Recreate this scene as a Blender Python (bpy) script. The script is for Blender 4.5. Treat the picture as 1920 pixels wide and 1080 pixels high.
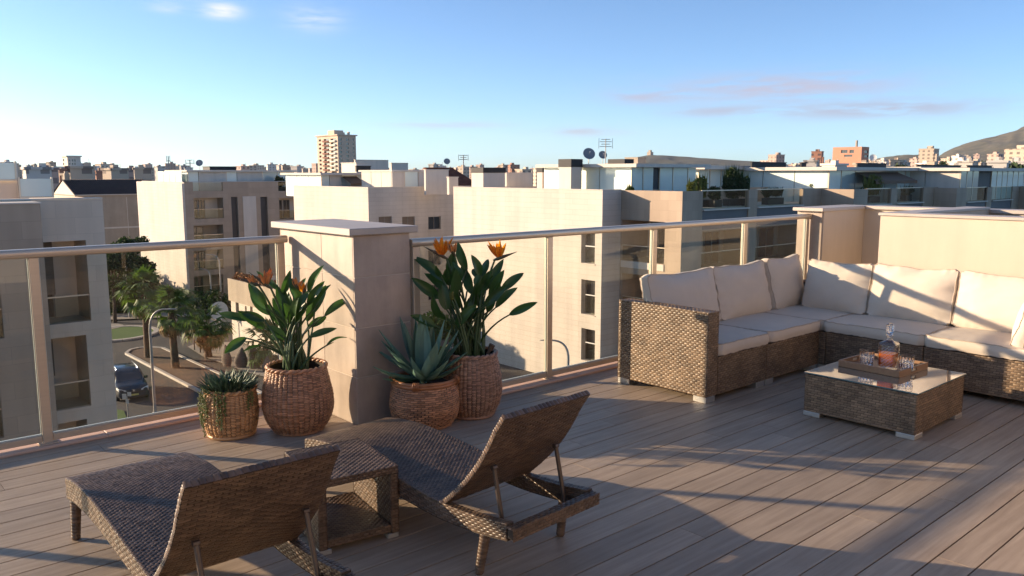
import bpy, math, random
import numpy as np
from mathutils import Vector, Matrix, noise

random.seed(7)
rng = np.random.default_rng(7)
S = bpy.context.scene
COL = S.collection
for o in list(bpy.data.objects):
    bpy.data.objects.remove(o)

# ------------------------------------------------------------------ camera
FPX, HOR, XVP, CAMH = 1530.0, 325.0, 2700.0, 1.6
_p = math.atan((540 - HOR) / FPX)
_a = math.atan((XVP - 960) / math.hypot(FPX, 540 - HOR))
FH = np.array([math.cos(_a), math.sin(_a), 0.0])
RT = np.array([math.sin(_a), -math.cos(_a), 0.0])
UPZ = np.array([0, 0, 1.0])
FW = FH * math.cos(_p) - UPZ * math.sin(_p)
UPC = FH * math.sin(_p) + UPZ * math.cos(_p)
CP = np.array([0, 0, CAMH])
cam = bpy.data.cameras.new('camera')
cam.sensor_width = 36.0
cam.lens = FPX / 1920 * 36.0
cam.clip_start = 0.05
cam.clip_end = 30000
camo = bpy.data.objects.new('camera', cam)
COL.objects.link(camo)
camo.matrix_world = Matrix(((RT[0], UPC[0], -FW[0], 0), (RT[1], UPC[1], -FW[1], 0), (RT[2], UPC[2], -FW[2], CAMH), (0, 0, 0, 1)))
S.camera = camo
S.render.resolution_x, S.render.resolution_y = 1024, 576

# ------------------------------------------------------------------ sky, sun, exposure
SUN_EL = math.radians(13.2)
SUN_TH = math.radians(53.0)                 # light travels towards (cos, -sin)
SUNV = Vector((-math.cos(SUN_TH) * math.cos(SUN_EL), math.sin(SUN_TH) * math.cos(SUN_EL), math.sin(SUN_EL)))
W = bpy.data.worlds.new('World')
S.world = W
W.use_nodes = True
wn, wl = W.node_tree.nodes, W.node_tree.links
wn.clear()
wout = wn.new('ShaderNodeOutputWorld')
wbg = wn.new('ShaderNodeBackground')
sky = wn.new('ShaderNodeTexSky')
sky.sky_type = 'NISHITA'
sky.sun_disc = False
sky.sun_elevation = SUN_EL
sky.sun_rotation = math.atan2(SUNV.x, SUNV.y)
sky.altitude = 0
sky.air_density = 0.55
sky.dust_density = 0.5
sky.ozone_density = 2.9
wbg.inputs['Strength'].default_value = 0.115
def wmath(op, a, b=None, c=None):
    n = wn.new('ShaderNodeMath'); n.operation = op
    for i, x in enumerate((a, b, c)):
        if x is None: continue
        if isinstance(x, (int, float)): n.inputs[i].default_value = x
        else: wl.new(x, n.inputs[i])
    return n.outputs[0]
# thin cloud wisps: soft noise inside a few low cloud patches of the sky (azimuth, elevation)
tc = wn.new('ShaderNodeTexCoord')
sep = wn.new('ShaderNodeSeparateXYZ')
wl.new(tc.outputs['Generated'], sep.inputs[0])
az = wmath('ARCTAN2', sep.outputs[1], sep.outputs[0])
el = wmath('ARCSINE', sep.outputs[2])
cmb = wn.new('ShaderNodeCombineXYZ')
wl.new(wmath('MULTIPLY', az, 9.0), cmb.inputs[0]); wl.new(wmath('MULTIPLY', el, 60.0), cmb.inputs[1])
n1 = wn.new('ShaderNodeTexNoise'); n1.inputs['Scale'].default_value = 1.7; n1.inputs['Detail'].default_value = 8; n1.inputs['Roughness'].default_value = 0.58
wl.new(cmb.outputs[0], n1.inputs['Vector'])
nf = wn.new('ShaderNodeMapRange'); nf.interpolation_type = 'SMOOTHSTEP'
nf.inputs[1].default_value = 0.30; nf.inputs[2].default_value = 0.60
wl.new(n1.outputs[0], nf.inputs[0])
tn = wn.new('ShaderNodeVectorMath'); tn.operation = 'MULTIPLY'; tn.inputs[1].default_value = (0.93, 1.0, 0.98)
wl.new(sky.outputs[0], tn.inputs[0])
cur = tn.outputs[0]
AZ0 = math.degrees(math.atan2(FH[1], FH[0]))
CLOUDS = [  # azimuth to the right of the view axis, elevation, half widths (degrees), amount, colour
    (-21.9, 11.2, 1.9, 0.34, 1.00, (3.9, 3.9, 4.1)), (-18.9, 10.2, 1.1, 0.45, 1.0, (4.0, 4.0, 4.1)),
    (-13.2, 10.0, 1.7, 0.75, 0.55, (3.4, 3.6, 4.0)), (-22.2, 10.2, 1.0, 0.3, 0.5, (3.6, 3.7, 4.1)),
    (17.7, 5.55, 7.2, 0.85, 1.0, (2.05, 2.1, 2.75)), (23.5, 4.0, 6.8, 0.55, 1.0, (1.7, 1.95, 2.65)),
    (9.3, 5.1, 2.6, 0.40, 0.9, (1.95, 2.1, 2.8)), (4.9, 2.85, 2.8, 0.28, 0.8, (2.0, 2.3, 2.9)),
    (-4.5, 3.3, 4.2, 0.26, 0.6, (2.2, 2.5, 3.0)), (14.0, 4.1, 3.4, 0.34, 0.8, (1.75, 2.0, 2.7))]
for (ca, ce, wa, we, amt, ccol) in CLOUDS:
    da = wmath('DIVIDE', wmath('SUBTRACT', az, math.radians(AZ0 - ca)), math.radians(wa))
    de = wmath('DIVIDE', wmath('SUBTRACT', el, math.radians(ce)), math.radians(we))
    r2 = wmath('ADD', wmath('MULTIPLY', da, da), wmath('MULTIPLY', de, de))
    g = wmath('EXPONENT', wmath('MULTIPLY', r2, -1.0))
    mk = wn.new('ShaderNodeMath'); mk.operation = 'MULTIPLY'; mk.use_clamp = True
    wl.new(g, mk.inputs[0]); wl.new(nf.outputs[0], mk.inputs[1])
    cm = wn.new('ShaderNodeMixRGB'); cm.inputs[2].default_value = (*ccol, 1)
    wl.new(wmath('MULTIPLY', mk.outputs[0], amt), cm.inputs[0]); wl.new(cur, cm.inputs[1])
    cur = cm.outputs[0]
wl.new(cm.outputs[0], wbg.inputs['Color'])
wl.new(wbg.outputs[0], wout.inputs[0])

sl = bpy.data.lights.new('sun', 'SUN')
sl.energy = 5.0
sl.angle = math.radians(0.6)
sl.color = (1.0, 0.77, 0.54)
so = bpy.data.objects.new('sun', sl)
COL.objects.link(so)
so.location = (-20, 20, 30)
so.rotation_euler = SUNV.to_track_quat('Z', 'Y').to_euler()

vs = S.view_settings
vs.view_transform = 'Standard'; vs.look = 'None'; vs.gamma = 1.0; vs.use_curve_mapping = False
vs.exposure = 1.2
S.render.engine = 'CYCLES'
S.cycles.max_bounces = 8
S.cycles.transparent_max_bounces = 24
S.cycles.caustics_reflective = False
S.cycles.caustics_refractive = False

# ------------------------------------------------------------------ measuring helpers (photo pixel -> place)
def ray(x, y): return (x - 960) * RT - (y - 540) * UPC + FPX * FW
def onZ(x, y, z=0.0):
    d = ray(x, y); return CP + (z - CAMH) / d[2] * d
def onY(x, y, Y):
    d = ray(x, y); return CP + Y / d[1] * d
def onX(x, y, X):
    d = ray(x, y); return CP + X / d[0] * d
def atD(x, y, d): return CP + ray(x, y) * d / FPX

# ------------------------------------------------------------------ mesh builder
class MB:
    def __init__(s): s.v = []; s.f = []
    def quad(s, a, b, c, d):
        n = len(s.v); s.v += [tuple(a), tuple(b), tuple(c), tuple(d)]; s.f.append((n, n + 1, n + 2, n + 3)); return s
    def poly(s, pts):
        n = len(s.v); s.v += [tuple(p) for p in pts]; s.f.append(tuple(range(n, n + len(pts)))); return s
    def box(s, x0, x1, y0, y1, z0, z1, M=None):
        n = len(s.v)
        for x in (x0, x1):
            for y in (y0, y1):
                for z in (z0, z1):
                    p = (x, y, z)
                    s.v.append(tuple(M @ Vector(p)) if M else p)
        for q in ((0, 1, 3, 2), (4, 6, 7, 5), (0, 4, 5, 1), (2, 3, 7, 6), (0, 2, 6, 4), (1, 5, 7, 3)):
            s.f.append(tuple(n + i for i in q))
        return s
    def cbox(s, x0, x1, y0, y1, z0, z1, b=0.006, M=None):
        n = len(s.v); idx = {}
        lo, hi = (x0, y0, z0), (x1, y1, z1)
        for sx in (0, 1):
            for sy in (0, 1):
                for sz in (0, 1):
                    sg = (sx, sy, sz)
                    for ax in range(3):
                        p = []
                        for k in range(3):
                            q = hi[k] if sg[k] else lo[k]
                            if k != ax: q += -b if sg[k] else b
                            p.append(q)
                        idx[(sx, sy, sz, ax)] = len(s.v)
                        s.v.append(tuple(M @ Vector(p)) if M else tuple(p))
        I = lambda sg, ax: idx[(sg[0], sg[1], sg[2], ax)]
        for ax in range(3):
            a1, a2 = (ax + 1) % 3, (ax + 2) % 3
            for side in (0, 1):
                c = []
                for (p, q) in ((0, 0), (1, 0), (1, 1), (0, 1)):
                    sg = [0, 0, 0]; sg[ax] = side; sg[a1] = p; sg[a2] = q; c.append(I(sg, ax))
                s.f.append(tuple(c if side else c[::-1]))
            for p in (0, 1):
                for q in (0, 1):
                    c = []
                    for (e, fx) in ((0, a1), (1, a1), (1, a2), (0, a2)):
                        sg = [0, 0, 0]; sg[ax] = e; sg[a1] = p; sg[a2] = q; c.append(I(sg, fx))
                    s.f.append(tuple(c))
        for sx in (0, 1):
            for sy in (0, 1):
                for sz in (0, 1):
                    s.f.append(tuple(I((sx, sy, sz), k) for k in range(3)))
        return s
    def tube(s, pts, r, n=8, cap=True, flat=1.0):
        pts = [Vector(p) for p in pts]; m = len(pts)
        rs = r if isinstance(r, (list, tuple)) else [r] * m
        base = len(s.v); ref = None
        for i, p in enumerate(pts):
            t = (pts[min(i + 1, m - 1)] - pts[max(i - 1, 0)])
            t = t.normalized() if t.length > 1e-9 else Vector((0, 0, 1))
            if ref is None:
                ref = Vector((0, 0, 1)) if abs(t.z) < 0.9 else Vector((1, 0, 0))
                ref = ref.cross(t).normalized()
            a = (ref - t * ref.dot(t)).normalized(); ref = a; b = t.cross(a)
            for k in range(n):
                g = 2 * math.pi * k / n
                s.v.append(tuple(p + (a * math.cos(g) + b * math.sin(g) * flat) * rs[i]))
        for i in range(m - 1):
            for k in range(n):
                k2 = (k + 1) % n
                s.f.append((base + i * n + k, base + i * n + k2, base + (i + 1) * n + k2, base + (i + 1) * n + k))
        if cap:
            s.f.append(tuple(base + k for k in range(n))[::-1])
            s.f.append(tuple(base + (m - 1) * n + k for k in range(n)))
        return s
    def lathe(s, prof, n=24, c=(0, 0), cap0=False, cap1=False, sq=None):
        base = len(s.v)
        for (r, z) in prof:
            for k in range(n):
                g = 2 * math.pi * k / n
                s.v.append((c[0] + r * math.cos(g), c[1] + r * math.sin(g), z))
        for i in range(len(prof) - 1):
            for k in range(n):
                k2 = (k + 1) % n
                s.f.append((base + i * n + k, base + i * n + k2, base + (i + 1) * n + k2, base + (i + 1) * n + k))
        if cap0: s.f.append(tuple(base + k for k in range(n))[::-1])
        if cap1: s.f.append(tuple(base + (len(prof) - 1) * n + k for k in range(n)))
        return s
    def grid(s, P, nu, nv, closeu=False):
        base = len(s.v)
        for j in range(nv + 1):
            for i in range(nu + (0 if closeu else 1)):
                s.v.append(tuple(P(i / nu, j / nv)))
        w = nu if closeu else nu + 1
        for j in range(nv):
            for i in range(nu):
                i2 = (i + 1) % w
                s.f.append((base + j * w + i, base + j * w + i2, base + (j + 1) * w + i2, base + (j + 1) * w + i))
        return s

def link(o): COL.objects.link(o); return o
def tag(o, label=None, cat=None, group=None, kind=None):
    if label: o['label'] = label
    if cat: o['category'] = cat
    if group: o['group'] = group
    if kind: o['kind'] = kind
    return o
def obj(name, mb, mat, parent=None, smooth=None, loc=None, rz=0.0):
    me = bpy.data.meshes.new(name)
    me.from_pydata(mb.v, [], mb.f)
    me.update()
    if smooth is not None:
        me.shade_smooth()
        if smooth < 180: me.set_sharp_from_angle(angle=math.radians(smooth))
    if mat: me.materials.append(mat)
    o = bpy.data.objects.new(name, me); link(o)
    if parent: o.parent = parent
    if loc is not None: o.location = loc
    if rz: o.rotation_euler.z = rz
    return o
def empty(name, loc, label, cat, group=None, rz=0.0):
    o = bpy.data.objects.new(name, None); link(o)
    o.location = loc; o.rotation_euler.z = rz; o.empty_display_size = 0.1
    return tag(o, label, cat, group)
def share(o, parent, name=None):
    c = o.copy(); link(c); c.parent = parent
    return c

# ------------------------------------------------------------------ materials
def mat(name, col, rough=0.6, metal=0.0, spec=0.5, var=0.0, vscale=3.0, vstretch=(1, 1, 1), bump=0.0, bscale=40.0, bstretch=(1, 1, 1), island=0.0, coat=0.0, trans=0.0, col2=None, rand=0.0, coords='Object', translucent=0.0, vdetail=6, blotch=0.0, blscale=1.3, blstretch=(1, 1, 1)):
    m = bpy.data.materials.new(name); m.use_nodes = True
    N, L = m.node_tree.nodes, m.node_tree.links
    b = N['Principled BSDF']
    b.inputs['Roughness'].default_value = rough
    b.inputs['Metallic'].default_value = metal
    b.inputs['Specular IOR Level'].default_value = spec
    b.inputs['Coat Weight'].default_value = coat
    b.inputs['Transmission Weight'].default_value = trans
    c = (*col, 1)
    b.inputs['Base Color'].default_value = c
    t = N.new('ShaderNodeTexCoord')
    out = None
    if var > 0 or col2:
        mpn = N.new('ShaderNodeMapping'); mpn.inputs['Scale'].default_value = vstretch
        L.new(t.outputs[coords], mpn.inputs[0])
        oi = N.new('ShaderNodeObjectInfo')
        ad = N.new('ShaderNodeVectorMath'); ad.operation = 'MULTIPLY_ADD'
        L.new(oi.outputs['Random'], ad.inputs[0]); ad.inputs[1].default_value = (17.3, 9.1, 31.7)
        L.new(mpn.outputs[0], ad.inputs[2])
        nz = N.new('ShaderNodeTexNoise'); nz.inputs['Scale'].default_value = vscale; nz.inputs['Detail'].default_value = vdetail
        nz.inputs['Roughness'].default_value = 0.6
        L.new(ad.outputs[0], nz.inputs['Vector'])
        rp = N.new('ShaderNodeValToRGB')
        rp.color_ramp.elements[0].position = 0.3; rp.color_ramp.elements[1].position = 0.7
        if col2: rp.color_ramp.elements[0].color = c; rp.color_ramp.elements[1].color = (*col2, 1)
        else:
            rp.color_ramp.elements[0].color = tuple(x * (1 - var) for x in col) + (1,)
            rp.color_ramp.elements[1].color = tuple(min(1, x * (1 + var)) for x in col) + (1,)
        L.new(nz.outputs[0], rp.inputs[0]); out = rp.outputs[0]
    def scale(src, fac_socket, amt):
        mr = N.new('ShaderNodeMapRange'); mr.inputs[3].default_value = 1 - amt; mr.inputs[4].default_value = 1 + amt
        L.new(fac_socket, mr.inputs[0])
        mx = N.new('ShaderNodeVectorMath'); mx.operation = 'SCALE'
        if src is None: mx.inputs[0].default_value = col
        else: L.new(src, mx.inputs[0])
        L.new(mr.outputs[0], mx.inputs['Scale'])
        return mx.outputs[0]
    if island:
        g = N.new('ShaderNodeNewGeometry'); out = scale(out, g.outputs['Random Per Island'], island)
    if rand:
        oi2 = N.new('ShaderNodeObjectInfo'); out = scale(out, oi2.outputs['Random'], rand)
    if blotch:
        mq = N.new('ShaderNodeMapping'); mq.inputs['Scale'].default_value = blstretch
        L.new(t.outputs[coords], mq.inputs[0])
        oj = N.new('ShaderNodeObjectInfo'); aj = N.new('ShaderNodeVectorMath'); aj.operation = 'ADD'
        L.new(mq.outputs[0], aj.inputs[0]); L.new(oj.outputs['Location'], aj.inputs[1])
        nq = N.new('ShaderNodeTexNoise'); nq.inputs['Scale'].default_value = blscale; nq.inputs['Detail'].default_value = 7; nq.inputs['Roughness'].default_value = 0.65
        L.new(aj.outputs[0], nq.inputs['Vector'])
        mh = N.new('ShaderNodeMapRange'); mh.inputs[1].default_value = 0.32; mh.inputs[2].default_value = 0.68; L.new(nq.outputs[0], mh.inputs[0])
        out = scale(out, mh.outputs[0], blotch)
    if out is not None: L.new(out, b.inputs['Base Color'])
    if bump:
        mpb = N.new('ShaderNodeMapping'); mpb.inputs['Scale'].default_value = bstretch
        L.new(t.outputs[coords], mpb.inputs[0])
        nb = N.new('ShaderNodeTexNoise'); nb.inputs['Scale'].default_value = bscale; nb.inputs['Detail'].default_value = 5
        L.new(mpb.outputs[0], nb.inputs['Vector'])
        bp = N.new('ShaderNodeBump'); bp.inputs['Strength'].default_value = min(1, bump); bp.inputs['Distance'].default_value = 0.004
        L.new(nb.outputs[0], bp.inputs['Height']); L.new(bp.outputs[0], b.inputs['Normal'])
    if translucent:
        tr = N.new('ShaderNodeBsdfTranslucent')
        tr.inputs[0].default_value = tuple(min(1, x * 1.6) for x in (col[0] * 1.2, col[1] * 1.25, col[2] * 0.6)) + (1,)
        mx = N.new('ShaderNodeMixShader'); mx.inputs[0].default_value = translucent
        L.new(b.outputs[0], mx.inputs[1]); L.new(tr.outputs[0], mx.inputs[2])
        L.new(mx.outputs[0], N['Material Output'].inputs[0])
    return m

def clear_glass(name, tint=(0.86, 0.89, 0.87), refl=1.0, rough=0.0, ior=1.5):
    m = bpy.data.materials.new(name); m.use_nodes = True
    N, L = m.node_tree.nodes, m.node_tree.links
    N.remove(N['Principled BSDF'])
    tr = N.new('ShaderNodeBsdfTransparent'); tr.inputs[0].default_value = (*tint, 1)
    gl = N.new('ShaderNodeBsdfGlossy'); gl.inputs['Roughness'].default_value = rough
    ge = N.new('ShaderNodeNewGeometry'); dt = N.new('ShaderNodeVectorMath'); dt.operation = 'DOT_PRODUCT'
    L.new(ge.outputs['Incoming'], dt.inputs[0]); L.new(ge.outputs['Normal'], dt.inputs[1])
    def mt(op, a, b_=None):
        n = N.new('ShaderNodeMath'); n.operation = op
        for i, x in enumerate((a, b_)):
            if x is None: continue
            if isinstance(x, (int, float)): n.inputs[i].default_value = x
            else: L.new(x, n.inputs[i])
        return n
    r0 = ((ior - 1) / (ior + 1)) ** 2
    sch = mt('MULTIPLY_ADD', mt('POWER', mt('SUBTRACT', 1.0, mt('ABSOLUTE', dt.outputs['Value']).outputs[0]).outputs[0], 5.0).outputs[0], 1 - r0); sch.inputs[2].default_value = r0
    mu = N.new('ShaderNodeMath'); mu.operation = 'MULTIPLY'; mu.inputs[1].default_value = refl; mu.use_clamp = True
    L.new(sch.outputs[0], mu.inputs[0])
    mx = N.new('ShaderNodeMixShader')
    L.new(mu.outputs[0], mx.inputs[0]); L.new(tr.outputs[0], mx.inputs[1]); L.new(gl.outputs[0], mx.inputs[2])
    L.new(mx.outputs[0], N['Material Output'].inputs[0])
    return m

def masonry(name, col, bw, bh, mortar, mcol, var=0.06, rough=0.8, stain=0.1):
    """wall facing with faint coursed joints, mapped by the object's own coordinates (vertical walls on either axis)"""
    m = bpy.data.materials.new(name); m.use_nodes = True
    N, L = m.node_tree.nodes, m.node_tree.links
    b = N['Principled BSDF']; b.inputs['Roughness'].default_value = rough; b.inputs['Specular IOR Level'].default_value = 0.3
    t = N.new('ShaderNodeTexCoord'); s = N.new('ShaderNodeSeparateXYZ'); L.new(t.outputs['Object'], s.inputs[0])
    a = N.new('ShaderNodeMath'); a.operation = 'ADD'; L.new(s.outputs[0], a.inputs[0]); L.new(s.outputs[1], a.inputs[1])
    c = N.new('ShaderNodeCombineXYZ'); L.new(a.outputs[0], c.inputs[0]); L.new(s.outputs[2], c.inputs[1])
    k = N.new('ShaderNodeTexBrick'); L.new(c.outputs[0], k.inputs['Vector'])
    k.inputs['Scale'].default_value = 1.0; k.inputs['Brick Width'].default_value = bw; k.inputs['Row Height'].default_value = bh
    k.inputs['Mortar Size'].default_value = mortar; k.inputs['Mortar Smooth'].default_value = 0.4
    k.inputs['Color1'].default_value = tuple(x * (1 - var) for x in col) + (1,)
    k.inputs['Color2'].default_value = tuple(min(1, x * (1 + var)) for x in col) + (1,)
    k.inputs['Mortar'].default_value = (*mcol, 1)
    nz = N.new('ShaderNodeTexNoise'); nz.inputs['Scale'].default_value = 0.35; nz.inputs['Detail'].default_value = 8
    L.new(t.outputs['Object'], nz.inputs['Vector'])
    mr = N.new('ShaderNodeMapRange'); mr.inputs[1].default_value = 0.3; mr.inputs[2].default_value = 0.75; mr.inputs[3].default_value = 1 - stain; mr.inputs[4].default_value = 1.03
    L.new(nz.outputs[0], mr.inputs[0])
    ms = N.new('ShaderNodeMapping'); ms.inputs['Scale'].default_value = (1.4, 1.4, 0.09); L.new(t.outputs['Object'], ms.inputs[0])
    ns = N.new('ShaderNodeTexNoise'); ns.inputs['Scale'].default_value = 1.0; ns.inputs['Detail'].default_value = 7; L.new(ms.outputs[0], ns.inputs['Vector'])
    m2 = N.new('ShaderNodeMapRange'); m2.inputs[1].default_value = 0.35; m2.inputs[2].default_value = 0.7; m2.inputs[3].default_value = 1.04; m2.inputs[4].default_value = 1 - stain
    L.new(ns.outputs[0], m2.inputs[0])
    mm = N.new('ShaderNodeMath'); mm.operation = 'MULTIPLY'; L.new(mr.outputs[0], mm.inputs[0]); L.new(m2.outputs[0], mm.inputs[1])
    v = N.new('ShaderNodeVectorMath'); v.operation = 'SCALE'; L.new(k.outputs[0], v.inputs[0]); L.new(mm.outputs[0], v.inputs['Scale'])
    L.new(v.outputs[0], b.inputs['Base Color'])
    return m

M = {}
M['plank'] = mat('composite_wood', (0.30, 0.222, 0.158), 0.52, spec=0.35, col2=(0.43, 0.328, 0.24), vscale=2.2, vstretch=(0.9, 16, 16), bump=0.35, bscale=9, bstretch=(1.0, 60, 60), rand=0.11, blotch=0.12, blscale=1.1)
M['dark'] = mat('dark_substructure', (0.012, 0.011, 0.010), 0.9)
M['kerb'] = mat('pink_stone_coping', (0.60, 0.42, 0.32), 0.55, var=0.08, vscale=6, bump=0.15, bscale=80)
M['stone'] = mat('limestone_slab', (0.42, 0.33, 0.262), 0.6, var=0.22, vscale=2.2, bump=0.15, bscale=60, rand=0.07, blotch=0.13, blscale=2.2, blstretch=(2.5, 2.5, 0.45))
M['grout'] = mat('pale_grout', (0.56, 0.48, 0.40), 0.9)
M['cap'] = mat('stone_coping', (0.42, 0.36, 0.31), 0.5, var=0.08, vscale=3, bump=0.1, bscale=70)
M['alu'] = mat('champagne_aluminium', (0.58, 0.48, 0.37), 0.36, metal=0.45, var=0.05, vscale=3, vstretch=(1, 20, 20))
M['glass'] = clear_glass('railing_glass', (0.93, 0.935, 0.905), 0.9)
M['seal'] = mat('glass_edge', (0.55, 0.60, 0.55), 0.3, spec=0.6)
M['render'] = mat('cream_render', (0.51, 0.425, 0.33), 0.85, var=0.035, vscale=1.7, bump=0.2, bscale=70, blotch=0.05, blscale=2.0, blstretch=(2, 2, 0.3))
M['rattan'] = mat('flat_rattan', (0.13, 0.082, 0.048), 0.42, spec=0.5, island=0.30, col2=(0.25, 0.165, 0.10), vscale=7, vstretch=(1, 1, 1))
M['rattan_dark'] = mat('dark_rattan', (0.088, 0.055, 0.036), 0.38, spec=0.5, island=0.35, col2=(0.16, 0.104, 0.068), vscale=12)
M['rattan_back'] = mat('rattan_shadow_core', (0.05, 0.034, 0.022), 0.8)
M['rattan_core'] = mat('rattan_wrap', (0.10, 0.067, 0.045), 0.5, var=0.25, vscale=30)
M['cane_a'] = mat('honey_wicker', (0.44, 0.22, 0.09), 0.42, island=0.4, col2=(0.58, 0.32, 0.14), vscale=8)
M['cane_b'] = mat('red_brown_wicker', (0.36, 0.16, 0.078), 0.42, island=0.4, col2=(0.48, 0.24, 0.125), vscale=8)
M['cane_c'] = mat('grey_brown_wicker', (0.30, 0.155, 0.095), 0.45, island=0.4, col2=(0.41, 0.24, 0.155), vscale=8)
M['cane_rim'] = mat('bent_cane', (0.36, 0.14, 0.05), 0.4, var=0.25, vscale=14)
M['soil'] = mat('potting_soil', (0.022, 0.016, 0.011), 0.95, bump=0.8, bscale=60)
M['fabric'] = mat('cream_fabric', (0.60, 0.515, 0.42), 0.9, spec=0.2, var=0.045, vscale=5, bump=0.25, bscale=420)
M['piping'] = mat('cushion_piping', (0.46, 0.37, 0.29), 0.85, spec=0.2)
M['foot'] = mat('brushed_foot', (0.62, 0.60, 0.56), 0.35, metal=0.8)
M['tube'] = mat('bronze_tube', (0.095, 0.07, 0.055), 0.4, metal=0.5)
M['tabletop'] = mat('smoked_table_glass', (0.13, 0.105, 0.08), 0.03, spec=0.9, coat=1.0)
M['glassedge'] = mat('table_glass_edge', (0.10, 0.17, 0.18), 0.1, spec=0.8)
M['tray'] = mat('tray_wood', (0.30, 0.165, 0.09), 0.45, var=0.15, vscale=6, vstretch=(1, 8, 8))
M['cutcrystal'] = clear_glass('cut_crystal_bottle', (0.92, 0.925, 0.935), 1.6)
M['crystal'] = mat('crystal', (0.97, 0.97, 0.98), 0.0, trans=1.0)
M['whisky'] = mat('amber_liquor', (0.58, 0.14, 0.014), 0.12, trans=0.0, spec=0.5, translucent=0.35)
M['leaf'] = mat('strelitzia_leaf', (0.03, 0.072, 0.022), 0.36, spec=0.5, col2=(0.055, 0.12, 0.03), vscale=4, translucent=0.3, rand=0.25)
M['stalk'] = mat('leaf_stalk', (0.045, 0.085, 0.028), 0.45, var=0.3, vscale=6)
M['leafdry'] = mat('dry_leaf_edge', (0.33, 0.24, 0.08), 0.6, var=0.3, vscale=9, translucent=0.2)
M['petal'] = mat('orange_petal', (0.85, 0.22, 0.018), 0.5, var=0.2, vscale=20, translucent=0.35)
M['petaldry'] = mat('dried_flower', (0.62, 0.24, 0.075), 0.7, var=0.3, vscale=20)
M['spathe'] = mat('purple_green_spathe', (0.10, 0.05, 0.035), 0.45, col2=(0.05, 0.075, 0.03), vscale=9)
M['agave'] = mat('agave_leaf', (0.10, 0.19, 0.135), 0.5, col2=(0.18, 0.29, 0.21), vscale=5, vstretch=(3, 3, 1), translucent=0.06, rand=0.22)
M['succ'] = mat('succulent_leaf', (0.04, 0.085, 0.05), 0.5, island=0.45, col2=(0.10, 0.16, 0.09), vscale=9, translucent=0.1)
M['trail'] = mat('trailing_bead', (0.14, 0.17, 0.045), 0.5, island=0.4, translucent=0.15)
# distant things
M['asphalt'] = mat('asphalt', (0.055, 0.05, 0.047), 0.85, var=0.18, vscale=0.25, bump=0.3, bscale=12)
M['pave'] = mat('pavement_concrete', (0.30, 0.26, 0.22), 0.85, var=0.1, vscale=0.8)
M['kerbstone'] = mat('kerb_concrete', (0.42, 0.38, 0.34), 0.8, var=0.08, vscale=1)
M['lawn'] = mat('lawn', (0.045, 0.095, 0.012), 0.9, col2=(0.07, 0.13, 0.018), vscale=0.6, bump=1, bscale=3)
M['dirt'] = mat('reddish_soil', (0.11, 0.065, 0.042), 0.95, var=0.3, vscale=1.4, bump=1, bscale=6)
M['ground'] = mat('dry_ground', (0.13, 0.105, 0.075), 0.95, col2=(0.075, 0.08, 0.045), vscale=0.02)
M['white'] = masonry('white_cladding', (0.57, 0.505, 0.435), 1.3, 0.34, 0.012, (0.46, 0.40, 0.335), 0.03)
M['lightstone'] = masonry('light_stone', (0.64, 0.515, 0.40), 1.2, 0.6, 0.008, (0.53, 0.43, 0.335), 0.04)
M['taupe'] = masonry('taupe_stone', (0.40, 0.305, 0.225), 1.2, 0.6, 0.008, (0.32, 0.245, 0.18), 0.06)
M['charcoal'] = mat('charcoal_cladding', (0.045, 0.043, 0.046), 0.6, var=0.15, vscale=0.6)
M['greyband'] = mat('grey_band', (0.13, 0.125, 0.125), 0.7, var=0.1, vscale=0.5)
M['plaster'] = mat('white_plaster', (0.59, 0.52, 0.445), 0.85, var=0.05, vscale=0.5, blotch=0.07, blscale=1.2, blstretch=(1.5, 1.5, 0.15))
M['beige'] = mat('beige_plaster', (0.36, 0.29, 0.22), 0.9, var=0.12, vscale=0.4, blotch=0.12, blscale=0.8, blstretch=(1.2, 1.2, 0.12))
M['frame'] = mat('window_frame', (0.20, 0.18, 0.16), 0.5)
M['pane'] = mat('dark_pane', (0.03, 0.032, 0.035), 0.06, spec=0.9)
M['shutter'] = mat('shutter_slats', (0.16, 0.125, 0.095), 0.7, var=0.2, vscale=18, vstretch=(0.05, 0.05, 1))
M['frost'] = mat('frosted_glass', (0.62, 0.69, 0.63), 0.38, spec=0.45, var=0.05, vscale=0.8, coat=0.6)
M['skypane'] = mat('reflecting_pane', (0.44, 0.49, 0.47), 0.1, spec=0.8, metal=0.1)
M['balglass'] = clear_glass('balcony_glass', (0.84, 0.85, 0.80), 0.8)
M['tile'] = mat('dark_roof_tile', (0.035, 0.017, 0.014), 0.8, var=0.5, vscale=2.2)
M['tilered'] = mat('red_roof_tile', (0.17, 0.055, 0.03), 0.85, var=0.4, vscale=1.5)
M['black'] = mat('black_cowl', (0.018, 0.016, 0.016), 0.7)
M['dish'] = mat('dish_grey', (0.20, 0.21, 0.23), 0.5)
M['dishw'] = mat('dish_white', (0.62, 0.60, 0.57), 0.5)
M['mast'] = mat('galvanised_mast', (0.30, 0.29, 0.28), 0.5, metal=0.5)
M['lamp'] = mat('lamp_post_grey', (0.34, 0.33, 0.32), 0.45, metal=0.3)
M['green'] = mat('tree_leaf', (0.016, 0.032, 0.009), 0.8, island=0.5, col2=(0.036, 0.056, 0.015), vscale=0.7, translucent=0.2)
M['hedge'] = mat('hedge_leaf', (0.028, 0.05, 0.016), 0.8, island=0.5, translucent=0.15)
M['yellowgreen'] = mat('yellow_green_leaf', (0.11, 0.12, 0.025), 0.8, island=0.5, translucent=0.25)
M['frond'] = mat('palm_frond', (0.065, 0.115, 0.028), 0.6, island=0.4, translucent=0.25, rand=0.3)
M['frondry'] = mat('dry_palm_frond', (0.20, 0.13, 0.05), 0.8, island=0.4, rand=0.3)
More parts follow.
